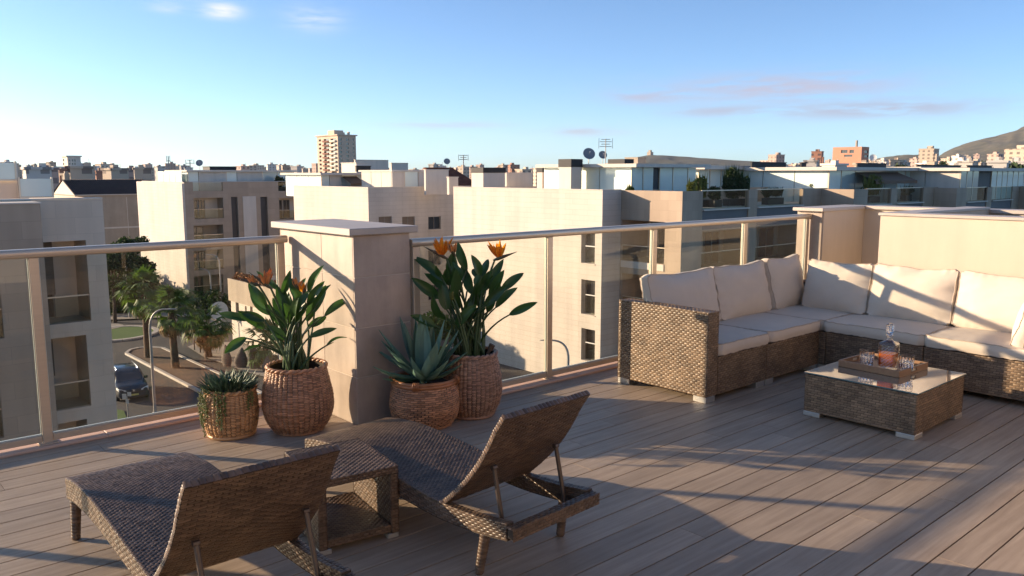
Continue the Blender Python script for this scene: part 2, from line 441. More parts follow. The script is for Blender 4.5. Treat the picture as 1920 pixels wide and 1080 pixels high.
M['trunk'] = mat('palm_trunk', (0.10, 0.062, 0.04), 0.95, var=0.3, vscale=3, vstretch=(1, 1, 5), bump=1, bscale=8)
M['bark'] = mat('bark', (0.06, 0.045, 0.032), 0.95, var=0.3, vscale=5)
M['paint'] = mat('dark_blue_car_paint', (0.035, 0.039, 0.048), 0.25, spec=0.5, coat=0.6)
M['rubber'] = mat('rubber', (0.012, 0.012, 0.012), 0.8)
M['chrome'] = mat('bright_trim', (0.65, 0.65, 0.66), 0.2, metal=0.9)
M['carglass'] = mat('car_glass', (0.03, 0.04, 0.05), 0.04, spec=0.9)
M['headlight'] = mat('headlight_lens', (0.6, 0.6, 0.58), 0.12, spec=0.8)
M['plate'] = mat('yellow_plate', (0.45, 0.40, 0.12), 0.6)
M['boulder'] = mat('grey_brown_fin', (0.115, 0.095, 0.08), 0.85, var=0.3, vscale=3, vstretch=(1, 1, 4))
M['hill'] = mat('scrub_hillside', (0.022, 0.03, 0.014), 0.95, col2=(0.13, 0.10, 0.06), vscale=0.011, vdetail=12, blotch=0.4, blscale=0.05)
M['ridge'] = mat('wooded_ridge', (0.035, 0.042, 0.028), 0.95, col2=(0.06, 0.06, 0.04), vscale=0.02)
M['fabric_awn'] = mat('brown_awning', (0.16, 0.10, 0.065), 0.9)

# =================================================================== THE TERRACE
RYL, RYR = 5.315, 4.458            # railing lines, left and right of the pillar
PX0, PX1, PY0, PY1 = 2.625, 3.045, 4.441, 5.45   # pillar footprint
GZ = -12.0                         # street level

def struct(name, mb, m, parent=None, smooth=None):
    o = obj(name, mb, m, parent, smooth)
    if parent is None: o['kind'] = 'structure'
    return o

b = MB().box(-5.0, 9.55, -4.0, RYR + 0.10, GZ, -0.062).box(-5.0, PX0 + 0.3, RYR + 0.10, RYL + 0.12, GZ, -0.062)
struct('terrace_slab', b, M['lightstone'])
deck = struct('deck', MB().box(-5.0, 7.12, -4.0, 4.36, -0.058, -0.030).box(-5.0, PX0 - 0.002, 4.36, 5.235, -0.058, -0.030), M['dark'])
pitch, y = 0.150, 5.141 + 0.075
row = 0
plank_cache = {}
while y > -4.0:
    x = -5.0 + random.uniform(0.3, 2.6)
    xs = [-5.0]
    known = {}
    while x < 7.0:
        xs.append(x); x += random.choice((2.4, 2.9, 3.4))
    end = PX0 - 0.01 if y > 4.42 else 7.12
    xs = [q for q in xs if q < end - 0.5] + [end]
    for i in range(len(xs) - 1):
        ln = round(xs[i + 1] - xs[i] - 0.0025, 4)
        key = ln
        if key not in plank_cache:
            mb = MB().box(0, ln, -pitch / 2 + 0.0035, pitch / 2 - 0.0035, -0.026, 0.0)
            plank_cache[key] = obj('plank', mb, M['plank'], deck)
            o = plank_cache[key]
        else:
            o = plank_cache[key].copy(); link(o)
        o.location = (xs[i] + 0.001, y, random.uniform(-0.0004, 0.0004))
    y -= pitch; row += 1

# kerbs under the railings
def kerb(name, x0, x1, y0, y1):
    st = empty(name, ((x0 + x1) / 2, (y0 + y1) / 2, 0), None, None); st['kind'] = 'structure'
    return st
kb = struct('kerb', MB().box(-5.0, PX0 - 0.001, 5.245, RYL + 0.118, -0.06, 0.012), M['grout'])
def stones(parent, x0, x1, y0, y1, z0, z1, step):
    n = max(1, round((x1 - x0) / step)); w = (x1 - x0) / n
    mb = MB().cbox(0.0015, w - 0.0015, y0, y1, z0, z1, 0.004)
    o = obj('kerb_stone', mb, M['kerb'], parent); o.location.x = x0
    for i in range(1, n):
        c = o.copy(); link(c); c.location.x = x0 + i * w
stones(kb, -5.0, PX0 - 0.003, 5.240, RYL + 0.125, 0.0, 0.019, 1.2)
kb2 = struct('kerb', MB().box(PX1 + 0.001, 8.24, 4.372, RYR + 0.118, -0.06, 0.012), M['grout'])
stones(kb2, PX1 + 0.003, 8.238, 4.366, RYR + 0.125, 0.0, 0.019, 1.3)

# stone pillar
pil = empty('stone_pillar', ((PX0 + PX1) / 2, (PY0 + PY1) / 2, 0), 'stone clad pillar with flat coping standing between the two glass railings', 'pillar')
pc = ((PX0 + PX1) / 2, (PY0 + PY1) / 2)
hx, hy = (PX1 - PX0) / 2, (PY1 - PY0) / 2
obj('core', MB().box(-hx + 0.004, hx - 0.004, -hy + 0.004, hy - 0.004, -0.05, 1.2155), M['grout'], pil)
zr = [-0.03, 0.307, 0.626, 0.95, 1.216]
for k in range(4):
    z0, z1 = zr[k] + 0.003, zr[k + 1] - 0.003
    obj('stone_slab', MB().cbox(-hx, hx, -hy, -hy + 0.0145, z0, z1, 0.0015), M['stone'], pil)
    obj('stone_slab', MB().cbox(-hx, hx, hy - 0.0145, hy, z0, z1, 0.0015), M['stone'], pil)
    for (ya, yb) in ((-hy + 0.016, -0.095), (-0.092, hy - 0.016)):
        obj('stone_slab', MB().cbox(-hx, -hx + 0.0145, ya, yb, z0, z1, 0.0015), M['stone'], pil)
        obj('stone_slab', MB().cbox(hx - 0.0145, hx, ya, yb, z0, z1, 0.0015), M['stone'], pil)
obj('coping', MB().cbox(-hx - 0.045, hx + 0.045, -hy - 0.035, hy + 0.045, 1.218, 1.262, 0.004), M['cap'], pil)

# unseen penthouse wall added behind the viewer, bounces warm sunlight onto the shaded faces
ph0 = empty('bounce_penthouse', (2.0, -3.2, 0), 'unseen cream penthouse wall with sliding doors, added to bounce sunlight onto the terrace', 'building')
def bounce_wall(x0, x1, z0, z1): return MB().box(x0, x1, -0.25, 0.0, z0, z1)
mbw = bounce_wall(-7.0, -4.2, -0.03, 3.1)
for (xa, xb, za, zb) in ((-4.2, -1.4, 2.3, 3.1), (-1.4, 0.6, -0.03, 3.1), (0.6, 3.4, 2.3, 3.1), (3.4, 5.05, -0.03, 3.1)): mbw.box(xa, xb, -0.25, 0.0, za, zb)
obj('wall', mbw, M['render'], ph0)
for xa in (-4.2, 0.6):
    fr = MB()
    for xx in (xa, xa + 1.37, xa + 2.74): fr.box(xx, xx + 0.06, -0.14, -0.08, -0.03, 2.3)
    fr.box(xa, xa + 2.8, -0.14, -0.08, 2.24, 2.299)
    dd = obj('sliding_door', fr, M['alu'], ph0)
    obj('pane', MB().box(xa + 0.06, xa + 2.74, -0.12, -0.10, -0.03, 2.24), M['pane'], dd)
obj('roof_slab', MB().box(-7.2, 5.05, -3.0, 0.30, 3.102, 3.3), M['cap'], ph0)

# railings
def railing(x0, x1, Y, posts, label):
    xc = (x0 + x1) / 2
    r = empty('glass_railing', (xc, Y, 0.019), label, 'railing')
    z = -0.019
    def prof(xa, xb):
        mb = MB(); n = 14; ring = []
        for k in range(n):
            g = 2 * math.pi * k / n
            cy, cz = math.cos(g), math.sin(g)
            ring.append((0.036 * math.copysign(abs(cy) ** 0.55, cy), 0.026 * math.copysign(abs(cz) ** 0.55, cz)))
        s = len(mb.v)
        for xx in (xa, xb):
            for (yy, zz) in ring: mb.v.append((xx, yy, 1.146 + zz + z))
        for k in range(n): mb.f.append((k, (k + 1) % n, n + (k + 1) % n, n + k))
        mb.f.append(tuple(range(n))[::-1]); mb.f.append(tuple(range(n, 2 * n)))
        return mb
    obj('handrail', prof(x0 - xc, x1 - xc), M['alu'], r, smooth=50)
    for p in posts:
        w = 0.026
        po = obj('post', MB().cbox(p - xc - w, p - xc + w, -0.022, 0.022, 0.0, 1.121 + z, 0.003), M['alu'], r)
        obj('base_plate', MB().cbox(p - xc - 0.05, p - xc + 0.05, -0.05, 0.05, 0.0, 0.008, 0.002), M['alu'], po)
    ends = sorted(set([x0] + list(posts) + [x1]))
    for a, c in zip(ends[:-1], ends[1:]):
        if c - a < 0.25: continue
        a2, c2 = a + 0.027 - xc, c - 0.027 - xc
        obj('bottom_rail', MB().cbox(a2, c2, -0.018, 0.018, 0.012, 0.052, 0.003), M['alu'], r)
        pn = obj('glass_pane', MB().box(a2 + 0.004, c2 - 0.004, -0.004, 0.004, 0.0535, 1.119 + z), M['glass'], r)
        obj('gasket', MB().box(a2, c2, -0.007, 0.007, 0.0525, 0.060), M['seal'], pn)
        for e in (a2 + 0.002, c2 - 0.002):
            obj('gasket', MB().box(e - 0.0018, e + 0.0018, -0.006, 0.006, 0.061, 1.118 + z), M['seal'], pn)
    return r
railing(-4.95, 2.600, RYL, (-3.6, -2.05, -0.5, 1.038, 2.555), 'glass railing left of the stone pillar, brushed handrail')
railing(PX1 + 0.010, 8.225, RYR, (3.095, 4.333, 5.596, 7.0, 8.18), 'longer glass railing from the stone pillar to the cream corner wall')

# cream corner wall and the low walls behind the sofa
cw = empty('corner_parapet_wall', (8.7, 4.5, 0), 'cream rendered parapet corner where the long glass railing ends', 'wall')
obj('wall', MB().box(-0.45, 0.62, -0.20, 0.10, GZ, 1.198).box(0.47, 0.70, -6.0, -0.202, GZ, 1.198), M['render'], cw)
obj('end_slab', MB().cbox(-0.466, -0.4515, -0.19, 0.095, -0.03, 0.62, 0.002), M['stone'], cw)
obj('end_slab', MB().cbox(-0.466, -0.4515, -0.19, 0.095, 0.624, 1.196, 0.002), M['stone'], cw)
obj('coping', MB().cbox(-0.52, 0.66, -0.225, 0.125, 1.199, 1.236, 0.004), M['cap'], cw)
obj('coping', MB().cbox(0.435, 0.74, -6.0, -0.228, 1.199, 1.236, 0.004), M['cap'], cw)
lw = empty('low_cream_wall', (7.25, 1.0, 0), 'smooth cream rendered wall directly behind the right sofa sections', 'wall')
obj('wall', MB().box(-0.11, 0.11, -5.0, 2.20, -0.05, 1.235).box(0.1105, 1.915, 2.0, 2.20, -0.05, 1.235), M['render'], lw)
obj('coping', MB().cbox(-0.125, 0.125, -5.0, 2.215, 1.236, 1.262, 0.004), M['cap'], lw)
obj('coping', MB().cbox(0.127, 1.883, 1.985, 2.215, 1.236, 1.262, 0.004), M['cap'], lw)

# =================================================================== WOVEN SURFACES
def weave_mesh(P, nu, nv, amp, gap=0.07, shift=0.5, over=0.04, ends=-0.25, brow=0.35):
    """strand segments riding over stakes, one small bulged patch each; P maps arrays u,v in 0..1 to points and normals"""
    I, J = [], []
    for j in range(nv):
        off = shift if j % 2 else 0.0
        i = -1 if off else 0
        while i < nu:
            a, c = max(0.0, (i + off) / nu), min(1.0, (i + 1 + off) / nu)
            if c - a > 0.15 / nu: I.append((a, c)); J.append(j)
            i += 1
    I = np.array(I); J = np.array(J, float); n = len(J)
    su = np.array([0, .18, .5, .82, 1.0]); hu = np.array([ends, .72, 1.0, .72, ends])
    sv = np.array([0, .5, 1.0]); hv = np.array([brow, 1.0, brow])
    jit = rng.normal(0, 0.03, n)
    U = I[:, :1, None] + (I[:, 1:, None] - I[:, :1, None]) * (su[None, :, None] * (1 + over) - over / 2) + np.zeros((1, 1, 3))
    V = (J[:, None, None] + gap + (1 - 2 * gap) * sv[None, None, :] + jit[:, None, None]) / nv + np.zeros((1, 5, 1))
    H = amp * hu[None, :, None] * hv[None, None, :] * (1 + rng.normal(0, 0.18, n)[:, None, None])
    U = np.clip(U, 0, 1); V = np.clip(V, 0, 1)
    pos, nor = P(U.ravel(), V.ravel())
    pts = pos + nor * H.ravel()[:, None]
    base = (np.arange(n) * 15)[:, None]
    q = []
    for i in range(4):
        for j in range(2):
            q.append([i * 3 + j, (i + 1) * 3 + j, (i + 1) * 3 + j + 1, i * 3 + j + 1])
    q = np.array(q)
    faces = (base[:, :, None] + q[None, :, :]).reshape(-1, 4)
    return pts, faces
class WB:
    def __init__(s): s.p = []; s.f = []; s.n = 0
    def add(s, P, nu, nv, amp=0.004, **k):
        p, f = weave_mesh(P, max(1, int(nu)), max(1, int(nv)), amp, **k)
        s.p.append(p); s.f.append(f + s.n); s.n += len(p); return s
    def flat(s, a, bb, c, w, h, amp=0.004, **k):
        """rectangle with corner a, strands running a->bb, rows stacked a->c; normal = (bb-a)x(c-a)"""
        a, bb, c = np.array(a, float), np.array(bb, float), np.array(c, float)
        e1, e2 = bb - a, c - a
        n = np.cross(e1, e2); n /= np.linalg.norm(n)
        P = lambda u, v: (a + u[:, None] * e1 + v[:, None] * e2, np.repeat(n[None], len(u), 0))
        return s.add(P, round(np.linalg.norm(e1) / w), round(np.linalg.norm(e2) / h), amp, **k)
    def build(s, name, m, parent):
        me = bpy.data.meshes.new(name)
        P = np.concatenate(s.p); F = np.concatenate(s.f)
        me.vertices.add(len(P)); me.vertices.foreach_set('co', P.astype(np.float32).ravel())
        me.loops.add(F.size); me.loops.foreach_set('vertex_index', F.astype(np.int32).ravel())
        me.polygons.add(len(F)); me.polygons.foreach_set('loop_start', (np.arange(len(F)) * 4).astype(np.int32))
        me.update(calc_edges=True); me.validate(); me.shade_smooth()
        me.materials.append(m)
        o = bpy.data.objects.new(name, me); link(o); o.parent = parent; o['kind'] = 'stuff'
        return o
def woven_box(parent, name, x0, x1, y0, y1, z0, z1, m, w=0.042, h=0.0160, amp=0.0040, sides='-x+x-y+y+z', edge=0.010, core=None):
    """a solid panel or base box clad in weave on the listed sides; edges wrapped with a round strand"""
    e = 0.004
    pb = obj(name, MB().cbox(x0 + e, x1 - e, y0 + e, y1 - e, z0 + e, z1 - e, 0.004), core or M['rattan_back'], parent)
    wb = WB(); k = dict(w=w, h=h, amp=amp)
    if '-x' in sides: wb.flat((x0 + e, y1, z0), (x0 + e, y0, z0), (x0 + e, y1, z1), **k)
    if '+x' in sides: wb.flat((x1 - e, y0, z0), (x1 - e, y1, z0), (x1 - e, y0, z1), **k)
    if '-y' in sides: wb.flat((x0, y0 + e, z0), (x1, y0 + e, z0), (x0, y0 + e, z1), **k)
    if '+y' in sides: wb.flat((x1, y1 - e, z0), (x0, y1 - e, z0), (x1, y1 - e, z1), **k)
    if '+z' in sides: wb.flat((x0, y0, z1 - e), (x1, y0, z1 - e), (x0, y1, z1 - e), **k)
    if '-z' in sides: wb.flat((x0, y1, z0 + e), (x1, y1, z0 + e), (x0, y0, z0 + e), **k)
    wb.build('weave', m, pb)
    return pb

# =================================================================== SOFA
SX0, SX1 = 4.69, 7.06          # along the railing
SYF, SYB = 3.24, 4.06          # front and back of the long side
FZ = 0.045                     # foot height
def feet(parent, pts):
    for (x, y) in pts:
        obj('foot', MB().cbox(x - 0.055, x + 0.055, y - 0.055, y + 0.055, 0.0, FZ, 0.003), M['foot'], parent)
def sofa(loc, label, x0, x1, y0, y1, backs, arm=None):
    c = ((x0 + x1) / 2, (y0 + y1) / 2)
    r = empty('sofa_section', (c[0], c[1], 0), label, 'sofa section', 'modular sofa sections')
    X0, X1, Y0, Y1 = x0 - c[0], x1 - c[0], y0 - c[1], y1 - c[1]
    bx0, bx1, by0, by1 = X0, X1, Y0, Y1
    if 'y' in backs: by1 = Y1 - 0.10
    if 'x' in backs: bx1 = X1 - 0.10
    if arm == '-x': bx0 = X0 + 0.13
    if arm == '-y': by0 = Y0 + 0.13
    woven_box(r, 'seat_base', bx0, bx1, by0, by1, FZ, 0.318, M['rattan'], sides='-x-y')
    if 'y' in backs: woven_box(r, 'back_panel', X0 if arm != '-x' else X0 + 0.13, X1, Y1 - 0.10, Y1, FZ, 0.62, M['rattan'], sides='-y+y+z')
    if 'x' in backs: woven_box(r, 'back_panel', X1 - 0.10, X1, Y0 if arm != '-y' else Y0 + 0.13, Y1 - (0.10 if 'y' in backs else 0), FZ, 0.62, M['rattan'], sides='-x+x+z')
    if arm == '-x': woven_box(r, 'arm', X0, X0 + 0.13, Y0, Y1, FZ, 0.648, M['rattan'], sides='-x+x-y+y+z')
    if arm == '-y': woven_box(r, 'arm', X0, X1, Y0, Y0 + 0.13, FZ, 0.648, M['rattan'], sides='-x-y+y+z')
    feet(r, [(X0 + 0.06, Y0 + 0.06), (X1 - 0.06, Y0 + 0.06), (X0 + 0.06, Y1 - 0.06), (X1 - 0.06, Y1 - 0.06)])
    return r
sofa(None, 'woven sofa end section with the tall left arm beside the railing', SX0, 5.452, SYF, SYB, 'y', '-x')
sofa(None, 'armless woven sofa section between the left arm and the corner', 5.458, 6.245, SYF, SYB, 'y')
sofa(None, 'woven corner sofa section where both rows of cushions meet', 6.251, SX1, SYF - 0.05, SYB, 'xy')
sofa(None, 'armless woven sofa section behind the coffee table, half in shade', 6.251, SX1, 2.423, SYF - 0.056, 'x')
sofa(None, 'sunlit woven sofa section at the right edge of the picture', 6.251, SX1, 1.47, 2.417, 'x', '-y')

def cushion(name, w, d, h, Mx, label, group, crown=0.25, slump=0.0, seed=0, wr=0.006, piping=True, edge=0.70, cat='cushion', n=34, bow=0.035):
    """boxed cushion: front/back panels (w x d) puffed over a gusset of thickness h; local z is the puff axis"""
    mb = MB(); sd = Vector((seed * 3.7, seed * 1.3, seed * 2.1))
    def outline(u, v):
        x = w / 2 * u * (1 - bow * (1 - abs(v)) ** 2 * 0 - bow * (1 - v * v) * 0.5)
        yv = d / 2 * v * (1 - bow * (1 - u * u) * 0.5)
        if slump and v > 0: yv -= slump * (1 - u * u) * v * (0.8 + 0.5 * noise.noise(Vector((u * 1.5, seed, 0))))
        return x, yv
    def T(u, v):
        return h / 2 * (edge + (1 - edge + crown) * (1 - abs(u) ** 3) * (1 - abs(v) ** 3))
    def wrk(x, yv, u, v, s):
        e = max(abs(u), abs(v))
        a = noise.noise(Vector((x * 4.5, yv * 4.5, s * 3.0)) + sd) * 0.8 + abs(noise.noise(Vector((x * 7 + yv * 3, yv * 11 - x * 2, s * 5.0)) + sd)) * -0.55 + noise.noise(Vector((x * 19, yv * 19, s * 5.0)) + sd) * 0.14
        pucker = noise.noise(Vector((x * 26 if abs(v) > abs(u) else yv * 26, s * 2.0, 4)) + sd) * max(0, (e - 0.72) / 0.28) * 1.1
        return wr * (a + pucker)
    def P(u, v, s):
        uu, vv = u * 2 - 1, v * 2 - 1
        uu = math.copysign(abs(uu) ** 0.8, uu); vv = math.copysign(abs(vv) ** 0.8, vv)
        x, yv = outline(uu, vv)
        r = max(0, (abs(uu) - 0.93) / 0.07) * max(0, (abs(vv) - 0.93) / 0.07)
        x -= math.copysign(0.018 * r, uu); yv -= math.copysign(0.018 * r, vv)
        return (x, yv, s * (T(uu, vv) + wrk(x, yv, uu, vv, s)))
    mb.grid(lambda u, v: P(u, v, 1), n, n)
    mb.grid(lambda u, v: P(1 - u, v, -1), n, n)
    per = [(i / n, 0) for i in range(n)] + [(1, i / n) for i in range(n)] + [(1 - i / n, 1) for i in range(n)] + [(0, 1 - i / n) for i in range(n)]
    top = [Vector(P(u, v, 1)) for u, v in per]; bot = [Vector(P(u, v, -1)) for u, v in per]
    base = len(mb.v); m = len(per)
    for k in range(5):
        t = k / 4; bul = 0.010 * (1 - (2 * t - 1) ** 2)
        for i in range(m):
            p = bot[i].lerp(top[i], t); u, v = per[i]
            out = Vector((u * 2 - 1, v * 2 - 1, 0)); out = Vector((math.copysign(1, out.x) if abs(out.x) > 0.999 else 0, math.copysign(1, out.y) if abs(out.y) > 0.999 else 0, 0))
            mb.v.append(tuple(p + out * (bul + 0.003 * noise.noise(p * 22 + sd) * (0 < k < 4))))
    for k in range(4):
        for i in range(m):
            j = (i + 1) % m
            mb.f.append((base + k * m + i, base + k * m + j, base + (k + 1) * m + j, base + (k + 1) * m + i))
    o = obj(name, mb, M['fabric'], None, smooth=70)
    o.matrix_world = Mx
    tag(o, label, cat, group)
    if piping:
        for ring in (top, bot):
            obj('piping', MB().tube(ring + [ring[0]], 0.0042, 5, cap=False), M['piping'], o, smooth=180)
    return o
def T3(x, y, z): return Matrix.Translation((x, y, z))
def RX(a): return Matrix.Rotation(math.radians(a), 4, 'X')
def RY(a): return Matrix.Rotation(math.radians(a), 4, 'Y')
def RZ(a): return Matrix.Rotation(math.radians(a), 4, 'Z')
sc = 'seat cushions of the corner sofa'
bc = 'back cushions of the corner sofa'
seatz = 0.318 + 0.05
def seat(x0, x1, y0, y1, label, sd):
    cushion('seat_cushion', x1 - x0, y1 - y0, 0.088, T3((x0 + x1) / 2, (y0 + y1) / 2, seatz + 0.001), label, sc, crown=0.22, edge=0.90, wr=0.0055, seed=sd, bow=0.01)
seat(4.826, 5.475, SYF - 0.01, 3.93, 'cream seat cushion tucked against the inside of the left arm', 1)
seat(5.483, 6.247, SYF - 0.01, 3.93, 'cream seat cushion second from the left arm', 2)
seat(6.256, 6.93, SYF - 0.02, 3.93, 'cream seat cushion in the corner of the sofa', 3)
seat(6.235, 6.93, 2.424, SYF - 0.03, 'cream seat cushion behind the decanter, half in shade', 4)
seat(6.235, 6.93, 1.605, 2.416, 'sunlit cream seat cushion at the right edge of the picture', 5)
# back cushions: local x = width, local y = up, local z = facing out of the sofa
def back(cx, cy, face, w, label, sd, hgt=0.45, tilt=14, rz=0):
    base = T3(cx, cy, 0.418 + hgt / 2 - 0.020)
    if face == '-y': R = RX(90 - tilt)
    else: R = RZ(-90) @ RX(90 - tilt)
    cushion('back_cushion', w, hgt, 0.135, base @ RZ(rz) @ R, label, bc, crown=0.55, edge=0.60, slump=0.026, seed=sd, wr=0.0115)
back(5.185, 3.835, '-y', 0.80, 'cream back cushion leaning beside the tall left arm', 11, rz=-2)
back(5.985, 3.835, '-y', 0.79, 'cream back cushion in the middle of the railing side', 12, rz=1)
back(6.70, 3.845, '-y', 0.60, 'narrow cream back cushion at the corner on the railing side', 13, hgt=0.46, rz=3)
back(6.845, 3.40, '-x', 0.58, 'cream back cushion at the corner crossed by a slanting shadow', 14, hgt=0.44)
back(6.845, 2.765, '-x', 0.66, 'cream back cushion centred behind the crystal decanter', 15, rz=1)
back(6.845, 2.04, '-x', 0.76, 'fully sunlit cream back cushion nearest the right edge', 16, rz=-1)
cushion('side_cushion', 0.44, 0.40, 0.15, T3(6.50, 1.765, 0.588) @ RZ(178) @ RX(90 - 16), 'cream side cushion standing at the far right end of the sofa', None, crown=0.45, edge=0.5, seed=21, wr=0.008)

# =================================================================== COFFEE TABLE AND DRINKS
ct = empty('coffee_table', (5.345, 2.302, 0), 'low woven coffee table with glass top in front of the sofa', 'coffee table')
woven_box(ct, 'woven_base', -0.372, 0.372, -0.362, 0.362, 0.030, 0.281, M['rattan'], w=0.044, h=0.0160, sides='-x+x-y+y+z')
tp = obj('glass_top', MB().cbox(-0.378, 0.378, -0.368, 0.368, 0.2865, 0.2945, 0.0015), M['tabletop'], ct)
obj('polished_edge', MB().box(-0.3788, -0.3782, -0.366, 0.366, 0.2872, 0.2940).box(-0.376, 0.376, -0.3688, -0.3682, 0.2872, 0.2940), M['glassedge'], tp)
for (x, y) in ((-0.315, -0.305), (0.315, -0.305), (-0.315, 0.305), (0.315, 0.305)):
    obj('foot', MB().cbox(x - 0.058, x + 0.058, y - 0.058, y + 0.058, 0.0, 0.030, 0.003), M['foot'], ct)
TZ = 0.295
tr = empty('serving_tray', (5.475, 2.375, TZ), 'brown wooden serving tray carrying the decanter and glasses', 'tray', None, math.radians(-3))
obj('tray_base', MB().box(-0.185, 0.185, -0.195, 0.195, 0.0, 0.008), M['tray'], tr)
for (a) in ((-0.200, -0.186, -0.21, 0.21), (0.186, 0.200, -0.21, 0.21)):
    obj('tray_side', MB().cbox(a[0], a[1], a[2], a[3], 0.0, 0.044, 0.002), M['tray'], tr)
for (ya, yb, s) in ((-0.210, -0.196, -1), (0.196, 0.210, 1)):
    mb = MB().box(-0.1855, 0.1855, ya, yb, 0.0, 0.016).box(-0.1855, 0.1855, ya, yb, 0.034, 0.044).box(-0.1855, -0.035, ya, yb, 0.016, 0.034).box(0.035, 0.1855, ya, yb, 0.016, 0.034)
    ts = obj('tray_side', mb, M['tray'], tr)
    obj('handle_slot', MB().box(-0.0345, 0.0345, (ya + yb) / 2 - 0.002, (ya + yb) / 2 + 0.002, 0.0163, 0.0337), M['foot'], ts)

def facet(prof, n, depth, z0, z1, rows, sq=0.0):
    """lathe with diamond-cut relief between z0 and z1"""
    mb = MB(); out = []
    for (r, z) in prof: out.append((r, z))
    base = 0
    for q, (r, z) in enumerate(out):
        for k in range(n):
            g = 2 * math.pi * k / n
            rr = r
            if sq:
                cc = max(abs(math.cos(g)), abs(math.sin(g)))
                rr = r * ((1 - sq) + sq / cc)
            if z0 <= z <= z1:
                t = (z - z0) / (z1 - z0) * rows
                rr -= depth * abs(((k + (q % 2)) % 2))
            mb.v.append((rr * math.cos(g), rr * math.sin(g), z))
    m = len(out)
    for i in range(m - 1):
        for k in range(n):
            k2 = (k + 1) % n
            mb.f.append((i * n + k, i * n + k2, (i + 1) * n + k2, (i + 1) * n + k))
    mb.f.append(tuple(range(n))[::-1]); mb.f.append(tuple((m - 1) * n + k for k in range(n)))
    return mb
def tumbler(x, y, label):
    z = TZ + 0.0085
    r = empty('whisky_glass', (x, y, z), label, 'drinking glass', 'crystal tumblers on the tray'); r.scale = (1.06, 1.06, 1.08)
    prof = [(0.036, 0.0), (0.039, 0.003)] + [(0.039 + 0.0045 * i / 8, 0.006 + 0.0068 * i) for i in range(9)] + [(0.0445, 0.070), (0.0455, 0.098), (0.0448, 0.100), (0.0425, 0.098), (0.041, 0.03), (0.038, 0.016), (0.001, 0.014)]
    obj('cut_glass', facet(prof, 28, 0.0032, 0.005, 0.064, 8), M['crystal'], r)
    return r
dq = (5.435, 2.325)
tumbler(5.405, 2.455, 'cut crystal tumbler standing left of the decanter')
tumbler(5.435, 2.205, 'cut crystal tumbler standing right of the decanter')
de = empty('crystal_decanter', (dq[0], dq[1], TZ + 0.0085), 'square cut crystal decanter half full of amber whisky', 'decanter', None, math.radians(8)); de.scale = (1.12, 1.12, 1.12)
prof = [(0.048, 0.0), (0.052, 0.004)] + [(0.052, 0.010 + 0.0098 * i) for i in range(14)] + [(0.050, 0.150), (0.043, 0.160), (0.026, 0.168), (0.019, 0.176), (0.016, 0.186), (0.016, 0.196), (0.023, 0.200), (0.023, 0.204), (0.013, 0.205), (0.012, 0.186), (0.014, 0.176), (0.036, 0.158), (0.0445, 0.148), (0.0455, 0.020), (0.044, 0.014)]
def square_lathe(prof, n=32, cut=True):
    mb = MB()
    for q, (r, z) in enumerate(prof):
        s = max(0.0, min(1.0, (r - 0.024) / 0.02))
        for k in range(n):
            g = 2 * math.pi * (k + 0.5) / n
            c, sn = math.cos(g), math.sin(g)
            cc = (abs(c) ** 7 + abs(sn) ** 7) ** (1 / 7)
            rr = r * ((1 - s) + s / cc)
            if cut and 0.008 < z < 0.145 and r > 0.0515: rr -= 0.0026 * ((k + q) % 2)
            mb.v.append((rr * c, rr * sn, z))
    for i in range(len(prof) - 1):
        for k in range(n):
            k2 = (k + 1) % n
            mb.f.append((i * n + k, i * n + k2, (i + 1) * n + k2, (i + 1) * n + k))
    mb.f.append(tuple(range(n))[::-1]); mb.f.append(tuple((len(prof) - 1) * n + k for k in range(n)))
    return mb
obj('bottle', square_lathe(prof), M['cutcrystal'], de)
obj('whisky', square_lathe([(0.0420, 0.0205), (0.0450, 0.0230), (0.0450, 0.094), (0.0440, 0.0950)], cut=False), M['whisky'], de)
obj('stopper', facet([(0.011, 0.190), (0.012, 0.206), (0.019, 0.209), (0.019, 0.213), (0.012, 0.217)] + [(0.022, 0.222 + 0.006 * i) for i in range(8)] + [(0.019, 0.270), (0.010, 0.274)], 16, 0.0028, 0.221, 0.266, 6), M['crystal'], de)

